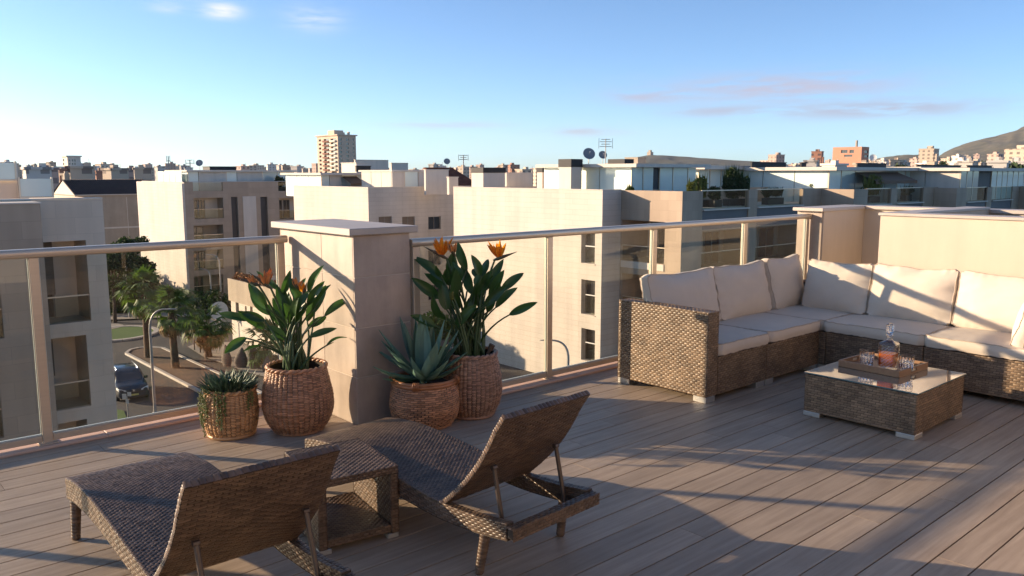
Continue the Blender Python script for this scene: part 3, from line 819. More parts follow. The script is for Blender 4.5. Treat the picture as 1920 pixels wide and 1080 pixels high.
# =================================================================== LOUNGERS
def spline(xs, zs):
    xs = np.array(xs); zs = np.array(zs)
    t = np.linspace(xs[0], xs[-1], 80)
    c = np.interp(t, xs, zs)
    k = np.ones(9) / 9
    cp = np.pad(c, 4, mode='reflect', reflect_type='odd')
    c = np.convolve(cp, k, mode='valid')
    return lambda s: np.interp(s, t, c)
def lounger(loc, rz, label, L=1.5, Wd=0.52):
    r = empty('sun_lounger', loc, label, 'sun lounger', 'wicker sun loungers', rz)
    hs, hw = L * 0.735, Wd / 2
    zf = spline([0, 0.06 * L, 0.22 * L, 0.45 * L, 0.66 * L, hs, 0.88 * L, L], [0.262, 0.283, 0.300, 0.278, 0.245, 0.238, 0.245, 0.268])
    # woven lying surface
    def Ptop(u, v):
        x = -hw + 0.004 + u * (Wd - 0.008); s = v * hs; z = zf(s)
        dz = (zf(np.minimum(s + 0.01, L)) - zf(np.maximum(s - 0.01, 0))) / 0.02
        n = np.stack([np.zeros_like(s), dz, np.ones_like(s)], 1); n /= np.linalg.norm(n, axis=1)[:, None]
        return np.stack([x, -s, z], 1), n
    core = MB().grid(lambda u, v: (-hw + 0.006 + u * (Wd - 0.012), -v * hs, float(zf(v * hs)) - 0.005), 1, 40)
    bed = obj('lying_surface', core, M['rattan_back'], r)
    WB().add(Ptop, Wd / 0.028, hs / 0.0108, 0.0032).build('weave', M['rattan_dark'], bed)
    # side rails
    for sgn in (-1, 1):
        xo = sgn * hw
        hgt = lambda s: 0.080 + 0.012 * np.cos(s / L * 3.0)
        mb = MB()
        n = 40
        for k in range(n + 1):
            s = L * k / n; z = float(zf(s)); hh = float(hgt(s))
            for (dx, dz) in ((0, 0), (-sgn * 0.035, 0), (-sgn * 0.035, -hh), (0, -hh)):
                mb.v.append((xo - sgn * 0.004 + dx, -s, z + dz - 0.004))
        for k in range(n):
            for e in range(4):
                mb.f.append((k * 4 + e, k * 4 + (e + 1) % 4, (k + 1) * 4 + (e + 1) % 4, (k + 1) * 4 + e))
        mb.f.append((0, 1, 2, 3)); mb.f.append(tuple(n * 4 + q for q in (3, 2, 1, 0)))
        rail = obj('side_rail', mb, M['rattan_back'], r)
        wb = WB()
        for (sx, xx) in ((sgn, xo - sgn * 0.004), (-sgn, xo - sgn * 0.039)):
            def Ps(u, v, xx=xx, sx=sx):
                s = u * L; z = zf(s) - hgt(s) * (1 - v)
                return np.stack([np.full_like(s, xx), -s, z], 1), np.repeat(np.array([[sx, 0, 0.0]]), len(s), 0)
            wb.add(Ps, L / 0.034, 0.11 / 0.014, 0.004)
        def Pt(u, v):
            s = hs * 0.98 + u * (L - hs * 0.98); z = zf(s)
            return np.stack([xo - sgn * (0.001 + v * 0.041), -s, z - 0.002], 1), np.repeat(np.array([[0, 0, 1.0]]), len(s), 0)
        wb.add(Pt, (L - hs) / 0.02, 2, 0.004)
        wb.build('weave', M['rattan_dark'], rail)
    # foot end and head end bars
    woven_box(r, 'foot_end', -hw + 0.036, hw - 0.036, -0.035, 0.004, 0.165, 0.258, M['rattan_dark'], w=0.034, h=0.014, amp=0.004, sides='+y-y')
    woven_box(r, 'end_bar', -hw - 0.002, hw + 0.002, -L - 0.042, -L + 0.004, 0.205, 0.258, M['rattan_dark'], w=0.03, h=0.0135, amp=0.004, sides='+y-y+z')
    # legs
    for sgn in (-1, 1):
        for (s, lean) in ((0.07, 0.0), (L - 0.14, -0.05)):
            x = sgn * (hw - 0.025)
            pts = [(x + sgn * 0.012 * t, -s + lean * t * -0.6, 0.19 * (1 - t) + 0.0 * t) for t in (0, 0.2, 0.4, 0.6, 0.8, 0.97, 1.0)]
            leg = obj('leg', MB().tube(pts, [0.022, 0.021, 0.020, 0.019, 0.018, 0.017, 0.015], 12), M['rattan_core'], r, smooth=40)
            wr = MB()
            for q in range(12):
                z = 0.012 + q * 0.0145; t = 1 - z / 0.19
                wr.lathe([(0.0172 + 0.005 * (1 - t), z - 0.0072), (0.0190 + 0.0045 * (1 - t), z - 0.004), (0.0190 + 0.0045 * (1 - t), z + 0.004), (0.0172 + 0.005 * (1 - t), z + 0.0072)], 12, (x + sgn * 0.012 * t, -s + lean * t * -0.6))
            obj('wrapping', wr, M['rattan_dark'], leg, smooth=60)['kind'] = 'stuff'
    # raised backrest, slightly bowed
    y0, z0 = -hs - 0.005, float(zf(hs)) + 0.012
    y1, z1 = -hs - 0.345, 0.695
    ln = math.hypot(y1 - y0, z1 - z0)
    dy, dz = (y1 - y0) / ln, (z1 - z0) / ln
    fn = np.array([0, dz, -dy])            # front normal (towards the foot end, up)
    def bp(v):
        s = v * ln; off = -0.035 * np.sin(np.pi * np.clip(v, 0, 1)) - 0.012 * np.clip(v - 0.85, 0, 1) / 0.15
        return y0 + dy * s + fn[1] * off, z0 + dz * s + fn[2] * off
    bw = hw - 0.006
    mb = MB(); n = 16; th = 0.021
    for k in range(n + 1):
        yy, zz = bp(k / n)
        for (x, o_) in ((-bw, 0), (bw, 0), (bw, -th), (-bw, -th)):
            mb.v.append((x, float(yy) + fn[1] * o_, float(zz) + fn[2] * o_))
    for k in range(n):
        for e in range(4):
            mb.f.append((k * 4 + e, k * 4 + (e + 1) % 4, (k + 1) * 4 + (e + 1) % 4, (k + 1) * 4 + e))
    mb.f.append((0, 1, 2, 3)); mb.f.append(tuple(n * 4 + q for q in (3, 2, 1, 0)))
    br = obj('backrest', mb, M['rattan_back'], r)
    wb = WB()
    def Pf(u, v):
        yy, zz = bp(v)
        return np.stack([-bw + u * 2 * bw, yy, zz], 1), np.repeat(fn[None], len(u), 0)
    def Pb(u, v):
        yy, zz = bp(v)
        return np.stack([bw - u * 2 * bw, yy - fn[1] * th, zz - fn[2] * th], 1), np.repeat(-fn[None], len(u), 0)
    wb.add(Pf, 2 * bw / 0.028, ln / 0.0108, 0.0032)
    wb.add(Pb, 2 * bw / 0.042, ln / 0.0108, 0.0036)
    for sgn in (-1, 1):
        def Pe(u, v):
            yy, zz = bp(u)
            o_ = -th * (v if sgn < 0 else 1 - v)
            return np.stack([np.full_like(u, sgn * bw), yy + fn[1] * o_, zz + fn[2] * o_], 1), np.repeat(np.array([[sgn, 0, 0.0]]), len(u), 0)
        wb.add(Pe, ln / 0.014, 1, 0.005)
    def Pq(u, v):
        yy, zz = bp(np.ones_like(u))
        o_ = 0.003 - (th + 0.006) * v
        return np.stack([-bw + 2 * bw * u, yy + fn[1] * o_ + dy * 0.004, zz + fn[2] * o_ + dz * 0.004], 1), np.repeat(np.array([[0, dy, dz]]), len(u), 0)
    wb.add(Pq, 2 * bw / 0.022, 1, 0.005)
    wb.build('weave', M['rattan_dark'], br)
    # folding prop: a bent tube behind the backrest
    ty, tz = bp(0.52); ty, tz = float(ty) - fn[1] * 0.04, float(tz) - fn[2] * 0.04
    fy, fz = -L + 0.085, 0.165
    w2 = hw - 0.075
    pts = []
    R_ = 0.05
    for sg in (-1, 1):
        leg = [(sg * w2, ty, tz), (sg * w2, ty * 0.5 + fy * 0.5, tz * 0.5 + fz * 0.5)]
        d = Vector((0, fy - ty, fz - tz)).normalized()
        cor = Vector((sg * w2, fy, fz))
        arc = []
        for q in range(6):
            t = q / 5
            a, bq, c = cor - d * R_, cor, cor - Vector((sg * R_, 0, 0))
            arc.append((1 - t) ** 2 * a + 2 * t * (1 - t) * bq + t * t * c)
        seg = leg + [tuple(p) for p in arc]
        pts = seg if sg < 0 else pts + seg[::-1]
    pr = obj('prop_stand', MB().tube(pts, 0.0095, 10), M['tube'], r, smooth=60)
    for sg in (-1, 1):
        obj('bracket', MB().tube([(sg * w2 - 0.011, ty, tz), (sg * w2 + 0.011, ty, tz)], 0.011, 8), M['tube'], pr, smooth=40)
        obj('stop_catch', MB().cbox(sg * (hw - 0.052), sg * (hw - 0.046) if sg > 0 else sg * (hw - 0.052) + 0.006, -L + 0.06, -L + 0.16, 0.19, 0.21, 0.002), M['tube'], pr)
    return r
lounger((1.08, 3.90, 0), math.radians(-0.5), 'dark wicker sun lounger in the left foreground, backrest raised', 1.58, 0.53)
lounger((2.125, 3.71, 0), math.radians(3.6), 'dark wicker sun lounger nearer the sofa, right of the open cube table', 1.46, 0.52)

# side table
st = empty('side_table', (1.765, 3.155, 0), 'open cube wicker side table between the two loungers', 'side table', None, math.radians(-9))
tw, td, thh = 0.185, 0.225, 0.330
woven_box(st, 'table_top', -tw, tw, -td, td, thh - 0.035, thh, M['rattan_dark'], w=0.030, h=0.0135, amp=0.0038, sides='-x+x-y+y+z-z')
for (x0, x1) in ((-tw, -tw + 0.04), (tw - 0.04, tw)):
    woven_box(st, 'side_panel', x0, x1, -td, td, 0.022, thh - 0.036, M['rattan_dark'], w=0.030, h=0.0135, amp=0.0038, sides='-x+x-y+y')
woven_box(st, 'shelf', -tw + 0.041, tw - 0.041, -td, td, 0.030, 0.066, M['rattan_dark'], w=0.030, h=0.0135, amp=0.0038, sides='-y+y+z')
for (x, y) in ((-tw + 0.03, -td + 0.03), (tw - 0.03, -td + 0.03), (-tw + 0.03, td - 0.03), (tw - 0.03, td - 0.03)):
    obj('foot', MB().cbox(x - 0.026, x + 0.026, y - 0.026, y + 0.026, 0, 0.022, 0.002), M['foot'], st)

# =================================================================== BASKETS AND PLANTS
def basket(name, loc, prof, m, label, stakes=38, pitch=0.0135, amp=0.0045, rim_r=0.013, rim_mat=None, braid=True, soil_drop=0.04):
    """prof: (radius, height) points from floor to rim"""
    r = empty(name, loc, label, 'basket', 'wicker plant baskets', random.uniform(0, 6))
    zs = [p[1] for p in prof]; rs = [p[0] for p in prof]
    H = zs[-1]; f = spline(zs, rs)
    t = np.linspace(0, H, 30)
    core = MB().lathe([(0.001, 0.006)] + [(float(f(z)) - 0.006, float(z)) for z in t] + [(float(f(z)) - 0.016, float(z)) for z in t[::-1][:12]], 40)
    sh = obj('shell', core, M['rattan_back'], r, smooth=60)
    def P(u, v):
        g = u * 2 * np.pi; z = v * H; rr = f(z) - 0.004
        dr = (f(np.minimum(z + 0.01, H)) - f(np.maximum(z - 0.01, 0))) / (np.minimum(z + 0.01, H) - np.maximum(z - 0.01, 0))
        n = np.stack([np.cos(g), np.sin(g), -dr], 1); n /= np.linalg.norm(n, axis=1)[:, None]
        wob = 1 + 0.012 * np.sin(3 * g + loc[0] * 9) * np.sin(v * 5)
        return np.stack([rr * wob * np.cos(g), rr * wob * np.sin(g), z], 1), n
    WB().add(P, stakes, H / (pitch * 0.76), amp * 1.25, gap=0.09, ends=-0.8, brow=0.45, shift=0.5 if not braid else 0.12).build('weave', m, sh)
    rt = rs[-1]
    rim = MB()
    if braid:
        for ph in (0, math.pi):
            pts = []
            for k in range(97):
                g = 2 * math.pi * k / 96; q = 15 * g + ph
                pts.append(((rt - 0.004 + 0.007 * math.cos(q)) * math.cos(g), (rt - 0.004 + 0.007 * math.cos(q)) * math.sin(g), H + 0.006 + 0.007 * math.sin(q)))
            rim.tube(pts, 0.0085, 6, cap=False)
    else:
        for (dz, dr_) in ((0.0, 0.0), (0.017, -0.003)):
            pts = [((rt + dr_) * math.cos(2 * math.pi * k / 48), (rt + dr_) * math.sin(2 * math.pi * k / 48), H + dz) for k in range(49)]
            rim.tube(pts, rim_r, 8, cap=False)
        for q in range(4):
            g0 = q * math.pi / 2 + 0.3
            for e in range(4):
                g = g0 + e * 0.05
                c = Vector((rt * math.cos(g), rt * math.sin(g), H + 0.008))
                rad = Vector((math.cos(g), math.sin(g), 0))
                rim.tube([c + rad * 0.021 * math.cos(a) + Vector((0, 0, 0.026 * math.sin(a))) for a in np.linspace(0, 2 * math.pi, 11)], 0.004, 5, cap=False)
    obj('rim', rim, rim_mat or m, r, smooth=70)
    bs = MB()
    pts = [((rs[0]) * math.cos(2 * math.pi * k / 40), rs[0] * math.sin(2 * math.pi * k / 40), 0.012) for k in range(41)]
    obj('foot_ring', bs.tube(pts, 0.011, 6, cap=False), m, r, smooth=70)
    zs_ = H - soil_drop
    sm = MB().lathe([(0.001, zs_ + 0.012), (rt * 0.4, zs_ + 0.008), (float(f(zs_)) - 0.017, zs_)], 30)
    obj('soil', sm, M['soil'], r, smooth=80)
    return r, H
B1 = (1.885 + 0.06, 4.702 + 0.10, 0.0)
B2 = (2.201 + 0.10, 4.448 + 0.17, 0.0)
B3 = (2.882 + 0.085, 4.168 + 0.02, 0.0)
B4 = (3.258 + 0.065, 3.955 + 0.20, 0.0)
basket('wicker_basket', B1, [(0.135, 0), (0.158, 0.06), (0.166, 0.14), (0.162, 0.22), (0.150, 0.285)], M['cane_a'], 'small honey coloured wicker basket, leftmost, holding trailing succulents', 34, 0.0125, soil_drop=0.02)
basket('wicker_basket', B2, [(0.150, 0), (0.200, 0.07), (0.222, 0.15), (0.218, 0.24), (0.200, 0.33), (0.182, 0.405)], M['cane_b'], 'red brown wicker basket with braided rim, in front of the sunlit pillar side', 40, 0.0130, soil_drop=0.05)
basket('wicker_basket', B3, [(0.170, 0), (0.210, 0.06), (0.226, 0.13), (0.222, 0.20), (0.205, 0.285)], M['cane_b'], 'open weave wicker basket with orange cane rim, holding the agave', 30, 0.0165, 0.0055, 0.012, M['cane_rim'], False, soil_drop=0.02)
basket('wicker_basket', B4, [(0.150, 0), (0.192, 0.08), (0.210, 0.17), (0.205, 0.26), (0.188, 0.35), (0.172, 0.415)], M['cane_c'], 'grey brown wicker basket beside the agave, holding the tall flowering plant', 42, 0.0120, soil_drop=0.05)

rt3, fh3 = Vector(RT), Vector(FH)
def blade(base, tip, width, face, curl=0.1, fold=0.35, n=10, shape='lance', droop=None):
    """a leaf blade with a folded midrib, from base to tip; face = rough direction its upper side looks"""
    base, tip = Vector(base), Vector(tip); ax = tip - base; L = ax.length
    t = ax.normalized(); nrm = (face - t * face.dot(t)).normalized(); side = t.cross(nrm)
    mb = MB(); rows = []
    for k in range(n + 1):
        s = k / n
        if shape == 'lance': w = width * (math.sin(math.pi * min(1, s * 0.93 + 0.05)) ** 0.75) * (1 - 0.22 * s)
        else: w = width * (0.62 + 0.38 * math.sin(math.pi * min(1, 0.15 + s * 0.75))) * (1 - s ** 3.2)
        if k == n: w = 0.0008
        c = base + ax * s + nrm * (curl * L * (math.sin(math.pi * s) * 0.7)) - nrm * (curl * L * 0.5 * s * s)
        row = []
        for q in (-1, -0.5, 0, 0.5, 1):
            row.append(c + side * (w * q) + nrm * (fold * w * abs(q) ** 1.3 - (0.0 if q else 0.003)))
        rows.append(row)
    for r_ in rows: mb.v += [tuple(p) for p in r_]
    for k in range(n):
        for q in range(4):
            mb.f.append((k * 5 + q, k * 5 + q + 1, (k + 1) * 5 + q + 1, (k + 1) * 5 + q))
    return mb
def bez(a, b_, c, n=8):
    a, b_, c = Vector(a), Vector(b_), Vector(c)
    return [(1 - t) ** 2 * a + 2 * t * (1 - t) * b_ + t * t * c for t in [i / n for i in range(n + 1)]]

def strelitzia(loc, label, scale, leaves, flowers, origin, ppm, seed):
    """leaves listed as blade base -> tip offsets measured from the crown (in the photo's scale), given depth by scatter"""
    rnd = random.Random(seed)
    root = empty('bird_of_paradise_plant', loc, label, 'plant', 'flowering plants in baskets')
    def pt(zx, zy, dep): return rt3 * ((zx - origin[0]) / ppm) + Vector((0, 0, (origin[1] - zy) / ppm)) + fh3 * dep
    extra = []
    for (bx, by, tx, ty, w) in leaves:
        if abs(tx - origin[0]) < 175:
            extra.append((bx + rnd.uniform(-28, 28), by + rnd.uniform(10, 60), tx + rnd.uniform(-38, 38), ty + rnd.uniform(15, 80), w * 0.95))
    for (bx, by, tx, ty, w) in list(leaves) + extra[::2]:
        w *= 1.08; dep = rnd.uniform(-0.13, 0.13)
        pb, ptip = pt(bx, by, dep), pt(tx, ty, dep * 1.5 + rnd.uniform(-0.07, 0.07))
        face = (-fh3 * rnd.uniform(0.6, 1.1) + Vector((0, 0, 0.45)) + rt3 * rnd.uniform(-0.6, 0.6)).normalized()
        lf = obj('leaf', blade(pb, ptip, w, face, curl=rnd.uniform(0.03, 0.16), fold=rnd.uniform(0.25, 0.5), n=10), M['leaf'], root, smooth=60)
        foot = Vector((rnd.uniform(-0.07, 0.07), rnd.uniform(-0.07, 0.07), 0.0))
        d = (ptip - pb).normalized()
        ctrl = Vector((foot.x * 1.2 + pb.x * 0.25, foot.y * 1.2 + pb.y * 0.25, pb.z * 0.65))
        obj('stalk', MB().tube(bez(foot, ctrl, pb) + [pb + (ptip - pb) * 0.35 + face * 0.0], [0.0095, 0.009, 0.0085, 0.008, 0.0072, 0.0065, 0.006, 0.0055, 0.005, 0.002], 6), M['stalk'], lf, smooth=60)
    for (sx, sy, bx, by, tx, ty, mats, npet) in flowers:
        dep = rnd.uniform(-0.06, 0.02)
        s0, spt = pt(sx, sy, dep), pt(tx, ty, dep - 0.02)
        foot = Vector((rnd.uniform(-0.05, 0.05), rnd.uniform(-0.05, 0.05), 0))
        fl = obj('flower_stem', MB().tube(bez(foot, Vector((s0.x * 0.5, s0.y * 0.5, s0.z * 0.7)), s0), [0.007] * 8 + [0.006], 6), M['stalk'], root, smooth=60)
        L = (spt - s0).length; ax = (spt - s0).normalized()
        mb = MB().tube([s0 - ax * 0.012, s0 + ax * L * 0.12, s0 + ax * L * 0.35, s0 + ax * L * 0.7, spt], [0.005, 0.012, 0.012, 0.006, 0.001], 7)
        obj('spathe', mb, M['spathe'], fl, smooth=60)
        ctr = s0 + ax * L * 0.18
        up = pt(bx, by, dep) - ctr
        for q in range(npet):
            a = rnd.uniform(-0.75, 0.75); e = rnd.uniform(-0.6, 0.4)
            d = (up.normalized() + (rt3 * a + fh3 * e)).normalized() * up.length * rnd.uniform(0.75, 1.1)
            obj('petal', blade(ctr, ctr + d, rnd.uniform(0.010, 0.016), -fh3, curl=0.1, fold=0.5, n=6), mats, fl, smooth=60)
    return root
# left basket (photo crop scale: 2.842 px per photo px, 308 photo px per metre)
LA = [(680, 225, 762, 65, .030), (715, 300, 812, 160, .030), (750, 350, 878, 262, .030), (665, 405, 748, 362, .026), (695, 440, 832, 398, .024), (765, 502, 858, 465, .016),
      (645, 265, 578, 140, .034), (530, 230, 580, 100, .026), (490, 280, 398, 145, .034), (480, 325, 372, 213, .032), (520, 220, 365, 113, .020), (375, 352, 212, 315, .026),
      (465, 390, 338, 293, .032), (385, 430, 285, 500, .032), (570, 450, 470, 380, .030), (692, 330, 733, 196, .032), (600, 330, 540, 200, .034), (565, 345, 500, 190, .032),
      (470, 345, 352, 300, .028), (440, 485, 362, 502, .016), (640, 310, 700, 190, .030), (620, 360, 655, 215, .034), (540, 375, 470, 250, .030), (585, 300, 620, 150, .026), (600, 390, 560, 260, .032), (650, 380, 690, 250, .030)]
FA = [(500, 180, 465, 75, 395, 95, M['petaldry'], 11), (640, 195, 635, 120, 610, 140, M['petaldry'], 3), (665, 215, 670, 150, 690, 150, M['petal'], 2), (440, 165, 410, 110, 340, 125, M['petaldry'], 4)]
strelitzia((B2[0], B2[1], 0.36), 'flowering plant with long leaves and faded orange blooms in front of the pillar', 1, LA, FA, (612, 645), 2.842 * 300, 5)
LB = [(470, 280, 328, 157, .038), (452, 355, 330, 255, .038), (438, 472, 330, 418, .034), (505, 265, 518, 140, .036), (580, 228, 535, 98, .034), (492, 398, 470, 280, .042), (605, 335, 578, 235, .036),
      (645, 255, 608, 152, .032), (672, 320, 755, 178, .032), (690, 358, 758, 220, .036), (700, 355, 738, 268, .030), (740, 335, 852, 245, .032), (720, 392, 818, 297, .032), (785, 418, 910, 355, .028),
      (600, 425, 635, 285, .034), (602, 455, 672, 398, .034), (560, 452, 602, 345, .036), (525, 335, 545, 200, .036), (640, 272, 682, 185, .026), (470, 248, 450, 192, .022), (480, 330, 385, 240, .036),
      (550, 280, 520, 180, .036), (585, 310, 560, 190, .032), (660, 300, 700, 215, .028), (540, 410, 520, 300, .036), (630, 360, 660, 250, .034), (680, 420, 720, 340, .028)]
FB = [(490, 165, 478, 58, 385, 108, M['petal'], 11), (716, 170, 722, 78, 818, 132, M['petal'], 11), (530, 150, 520, 85, 505, 100, M['petaldry'], 5)]
pb_ = strelitzia((B4[0], B4[1], 0.37), 'tall flowering plant with two vivid orange blooms beside the railing', 1, LB, FB, (600, 650), 2.5125 * 283, 9)
# one fat unopened bud and a dried stem stub in the same pot
bud = bez(Vector((0.02, -0.03, 0)), rt3 * -0.08 - fh3 * 0.05 + Vector((0, 0, 0.3)), rt3 * -0.115 - fh3 * 0.12 + Vector((0, 0, 0.50)))
bo = obj('flower_stem', MB().tube(bud, 0.005, 6), M['stalk'], pb_, smooth=60)
e_ = bud[-1]
obj('bud', MB().tube([e_ + Vector((0, 0, 0.0)), e_ + Vector((0, 0, -0.02)), e_ + Vector((0, 0, -0.045)), e_ + Vector((0, 0, -0.07)), e_ + Vector((0, 0, -0.08))], [0.006, 0.012, 0.017, 0.013, 0.004], 8), M['yellowgreen'], bo, smooth=70)
q_ = rt3 * 0.10 - fh3 * 0.05
obj('dry_stub', MB().tube(bez(q_, q_ + rt3 * 0.01 + Vector((0, 0, 0.05)), q_ + rt3 * 0.045 + Vector((0, 0, 0.115)), 6), [0.009, 0.009, 0.009, 0.010, 0.012, 0.018, 0.021], 8), M['trunk'], pb_, smooth=60)

# agave
ag = empty('agave_plant', (B3[0], B3[1], 0.285), 'blue green agave rosette in the orange rimmed basket', 'plant')
AG = [(100, 528), (108, 583), (70, 628), (90, 682), (130, 742), (183, 485), (262, 490), (318, 488), (290, 462), (412, 488), (475, 543), (492, 590), (518, 635), (496, 688), (440, 722),
      (150, 590), (388, 560), (215, 500), (350, 505), (445, 520), (170, 640), (440, 650)]
rnd = random.Random(3)
for i, (zx, zy) in enumerate(AG):
    dx, dz = (zx - 313) / (2.5125 * 290), (765 - zy) / (2.5125 * 290)
    low = dz < 0.16
    dep = rnd.uniform(-0.16, -0.02) if low else rnd.uniform(-0.05, 0.16)
    if i in (15, 16, 20, 21): dep = -0.13
    tip = rt3 * dx + fh3 * dep + Vector((0, 0, dz))
    h = Vector((tip.x, tip.y, 0)); h = h.normalized() if h.length > 0.01 else -fh3
    basep = h * 0.028 + Vector((0, 0, 0.005))
    obj('leaf', blade(basep, tip, rnd.uniform(0.044, 0.052), (Vector((0, 0, 1.0)) - h * 0.55), curl=-0.10 if low else -0.05, fold=0.42, n=11, shape='agave'), M['agave'], ag, smooth=60)
for (zx, zy, w, dep) in ((275, 688, .036, -0.17), (350, 622, .042, -0.12), (258, 640, .040, -0.13), (313, 738, .026, -0.215), (400, 700, .036, -0.15)):
    tip = rt3 * ((zx - 313) / 728.6) + fh3 * dep + Vector((0, 0, (765 - zy) / 728.6))
    h = Vector((tip.x, tip.y, 0)).normalized()
    obj('leaf', blade(h * 0.02, tip, w, Vector((0, 0, 1.0)) - h * 0.4, curl=-0.14, fold=0.45, n=11, shape='agave'), M['agave'], ag, smooth=60)

# succulent
su = empty('trailing_succulent', (B1[0], B1[1], 0.275), 'grey green spiky succulent with trailing strands in the smallest basket', 'plant')
mb = MB(); rnd = random.Random(4)
for i in range(430):
    a, q = rnd.uniform(0, 2 * math.pi), math.sqrt(rnd.random())
    base = Vector((math.cos(a), math.sin(a), 0)) * 0.135 * q + Vector((0, 0, rnd.uniform(-0.01, 0.05)))
    out = Vector((math.cos(a + rnd.uniform(-0.7, 0.7)), math.sin(a + rnd.uniform(-0.7, 0.7)), 0))
    d = (out * (0.25 + 0.85 * q) + Vector((0, 0, rnd.uniform(0.5, 1.25)))).normalized() * rnd.uniform(0.055, 0.105)
    s = d.cross(Vector((0, 0, 1))).normalized() * 0.0062
    n_ = s.cross(d).normalized() * 0.005
    m_ = base + d * 0.45
    k = len(mb.v)
    mb.v += [tuple(base), tuple(m_ + s), tuple(m_ + n_), tuple(m_ - s), tuple(m_ - n_ * 0.4), tuple(base + d)]
    mb.f += [(k, k + 1, k + 2), (k, k + 2, k + 3), (k, k + 3, k + 4), (k, k + 4, k + 1), (k + 5, k + 2, k + 1), (k + 5, k + 3, k + 2), (k + 5, k + 4, k + 3), (k + 5, k + 1, k + 4)]
o = obj('spiky_leaves', mb, M['succ'], su, smooth=50); o['kind'] = 'stuff'
for (ang, ln) in ((-0.85, 0.21), (-0.72, 0.25), (-0.6, 0.17), (-0.48, 0.13), (-0.08, 0.16), (0.02, 0.19), (0.12, 0.11), (-1.0, 0.16), (0.85, 0.10), (0.95, 0.07), (-0.68, 0.11), (-0.2, 0.05)):
    dirv = (-fh3 * math.cos(ang * 1.15) + rt3 * math.sin(ang * 1.15)).normalized()
    tm = MB()
    path = [dirv * 0.12 + Vector((0, 0, 0.02)), dirv * 0.158 + Vector((0, 0, 0.030))]
    z = 0.01
    while z > -ln:
        path.append(dirv * (0.176 + 0.006 * math.sin(z * 30 + ang * 9)) + Vector((rnd.uniform(-.003, .003), rnd.uniform(-.003, .003), z))); z -= 0.014
    tm.tube(path, 0.002, 4)
    for p in path[1:]:
        for e in range(4):
            c = Vector(p) + Vector((rnd.uniform(-.009, .009), rnd.uniform(-.009, .009), rnd.uniform(-.007, .007)))
            rr = rnd.uniform(0.0035, 0.0058); k = len(tm.v)
            tm.v += [tuple(c + Vector(v) * rr) for v in ((1, 0, 0), (-1, 0, 0), (0, 1, 0), (0, -1, 0), (0, 0, 1.2), (0, 0, -1.2))]
            tm.f += [(k + a_, k + b__, k + c_) for (a_, b__, c_) in ((0, 2, 4), (2, 1, 4), (1, 3, 4), (3, 0, 4), (2, 0, 5), (1, 2, 5), (3, 1, 5), (0, 3, 5))]
    obj('trailing_strand', tm, M['trail'], su, smooth=80)

# =================================================================== STREET LEVEL
struct('ground', MB().quad((-9000, -3000, GZ - 0.15), (12000, -3000, GZ - 0.15), (12000, 12000, GZ - 0.15), (-9000, 12000, GZ - 0.15)), M['ground'])
def gz(x, y, z=GZ): return onZ(x, y, z)
def gpoly(name, pts, z, m, parent=None):
    mb = MB().poly([tuple(gz(x, y, z)) for (x, y) in pts])
    return struct(name, mb, m, parent)
rd = MB().poly([(-20, 20, GZ), (80, 20, GZ), (80, 88, GZ), (30, 92, GZ), (-20, 95, GZ)])
struct('road', rd, M['asphalt'])
def kerb_ring(parent, pts, z0, z1, w):
    """kerb stones along a closed or open line on the ground"""
    P = [Vector(p) for p in pts]
    for a, c in zip(P[:-1], P[1:]):
        d = (c - a); L = d.length
        if L < 0.05: continue
        ang = math.atan2(d.y, d.x)
        o = obj('kerb_stone', MB().box(0.01, L - 0.01, -w / 2, w / 2, z0, z1), M['kerbstone'], parent)
        o.location = (a.x, a.y, 0); o.rotation_euler.z = ang
def smooth_loop(pts, n=60):
    P = [Vector(p) for p in pts]; m = len(P); out = []
    for i in range(m):
        p0, p1, p2, p3 = P[i - 1], P[i], P[(i + 1) % m], P[(i + 2) % m]
        for k in range(n // m):
            t = k / (n // m)
            out.append(0.5 * ((2 * p1) + (p2 - p0) * t + (2 * p0 - 5 * p1 + 4 * p2 - p3) * t * t + (3 * p1 - p0 - 3 * p2 + p3) * t ** 3))
    return out
# roundabout lawn
c0 = Vector(gz(215, 627)); r0 = (Vector(gz(285, 627)) - c0).length
rb = struct('roundabout', MB().poly([(c0.x + r0 * math.cos(t), c0.y + r0 * math.sin(t), GZ + 0.10) for t in np.linspace(0, 2 * math.pi, 40)[:-1]]), M['lawn'])
ring = [(c0.x + (r0 + 0.1) * math.cos(t), c0.y + (r0 + 0.1) * math.sin(t), 0) for t in np.linspace(0, 2 * math.pi, 31)]
kerb_ring(rb, ring, GZ, GZ + 0.14, 0.45)
pv = Vector(gz(195, 615)); rp_ = (Vector(gz(228, 615)) - pv).length
struct('roundabout_paving', MB().poly([(pv.x + rp_ * math.cos(t), pv.y + rp_ * math.sin(t), GZ + 0.115) for t in np.linspace(0, 2 * math.pi, 24)[:-1]]), M['pave'])
# planted median with palms
A_, B_ = Vector(gz(262, 655)), Vector(gz(560, 800))
md = (B_ - A_).normalized(); mn = Vector((-md.y, md.x, 0))
MW = 1.35
pts = [A_ + md * 1.2 - mn * MW, B_ - mn * MW, B_ + mn * MW, A_ + md * 1.2 + mn * MW, A_ + md * 0.2 + mn * 0.75, A_ - md * 0.1, A_ + md * 0.2 - mn * 0.75]
med = struct('median', MB().poly([(p.x, p.y, GZ + 0.10) for p in pts]), M['dirt'])
kr = [pts[3], pts[4], pts[5], pts[6], pts[0]]
side = [pts[0].lerp(pts[1], t) for t in np.linspace(0, 1, 12)] 
side2 = [pts[3].lerp(pts[2], t) for t in np.linspace(0, 1, 12)]
for line in (kr, side, side2): kerb_ring(med, [(p.x, p.y, 0) for p in line], GZ, GZ + 0.16, 0.22)
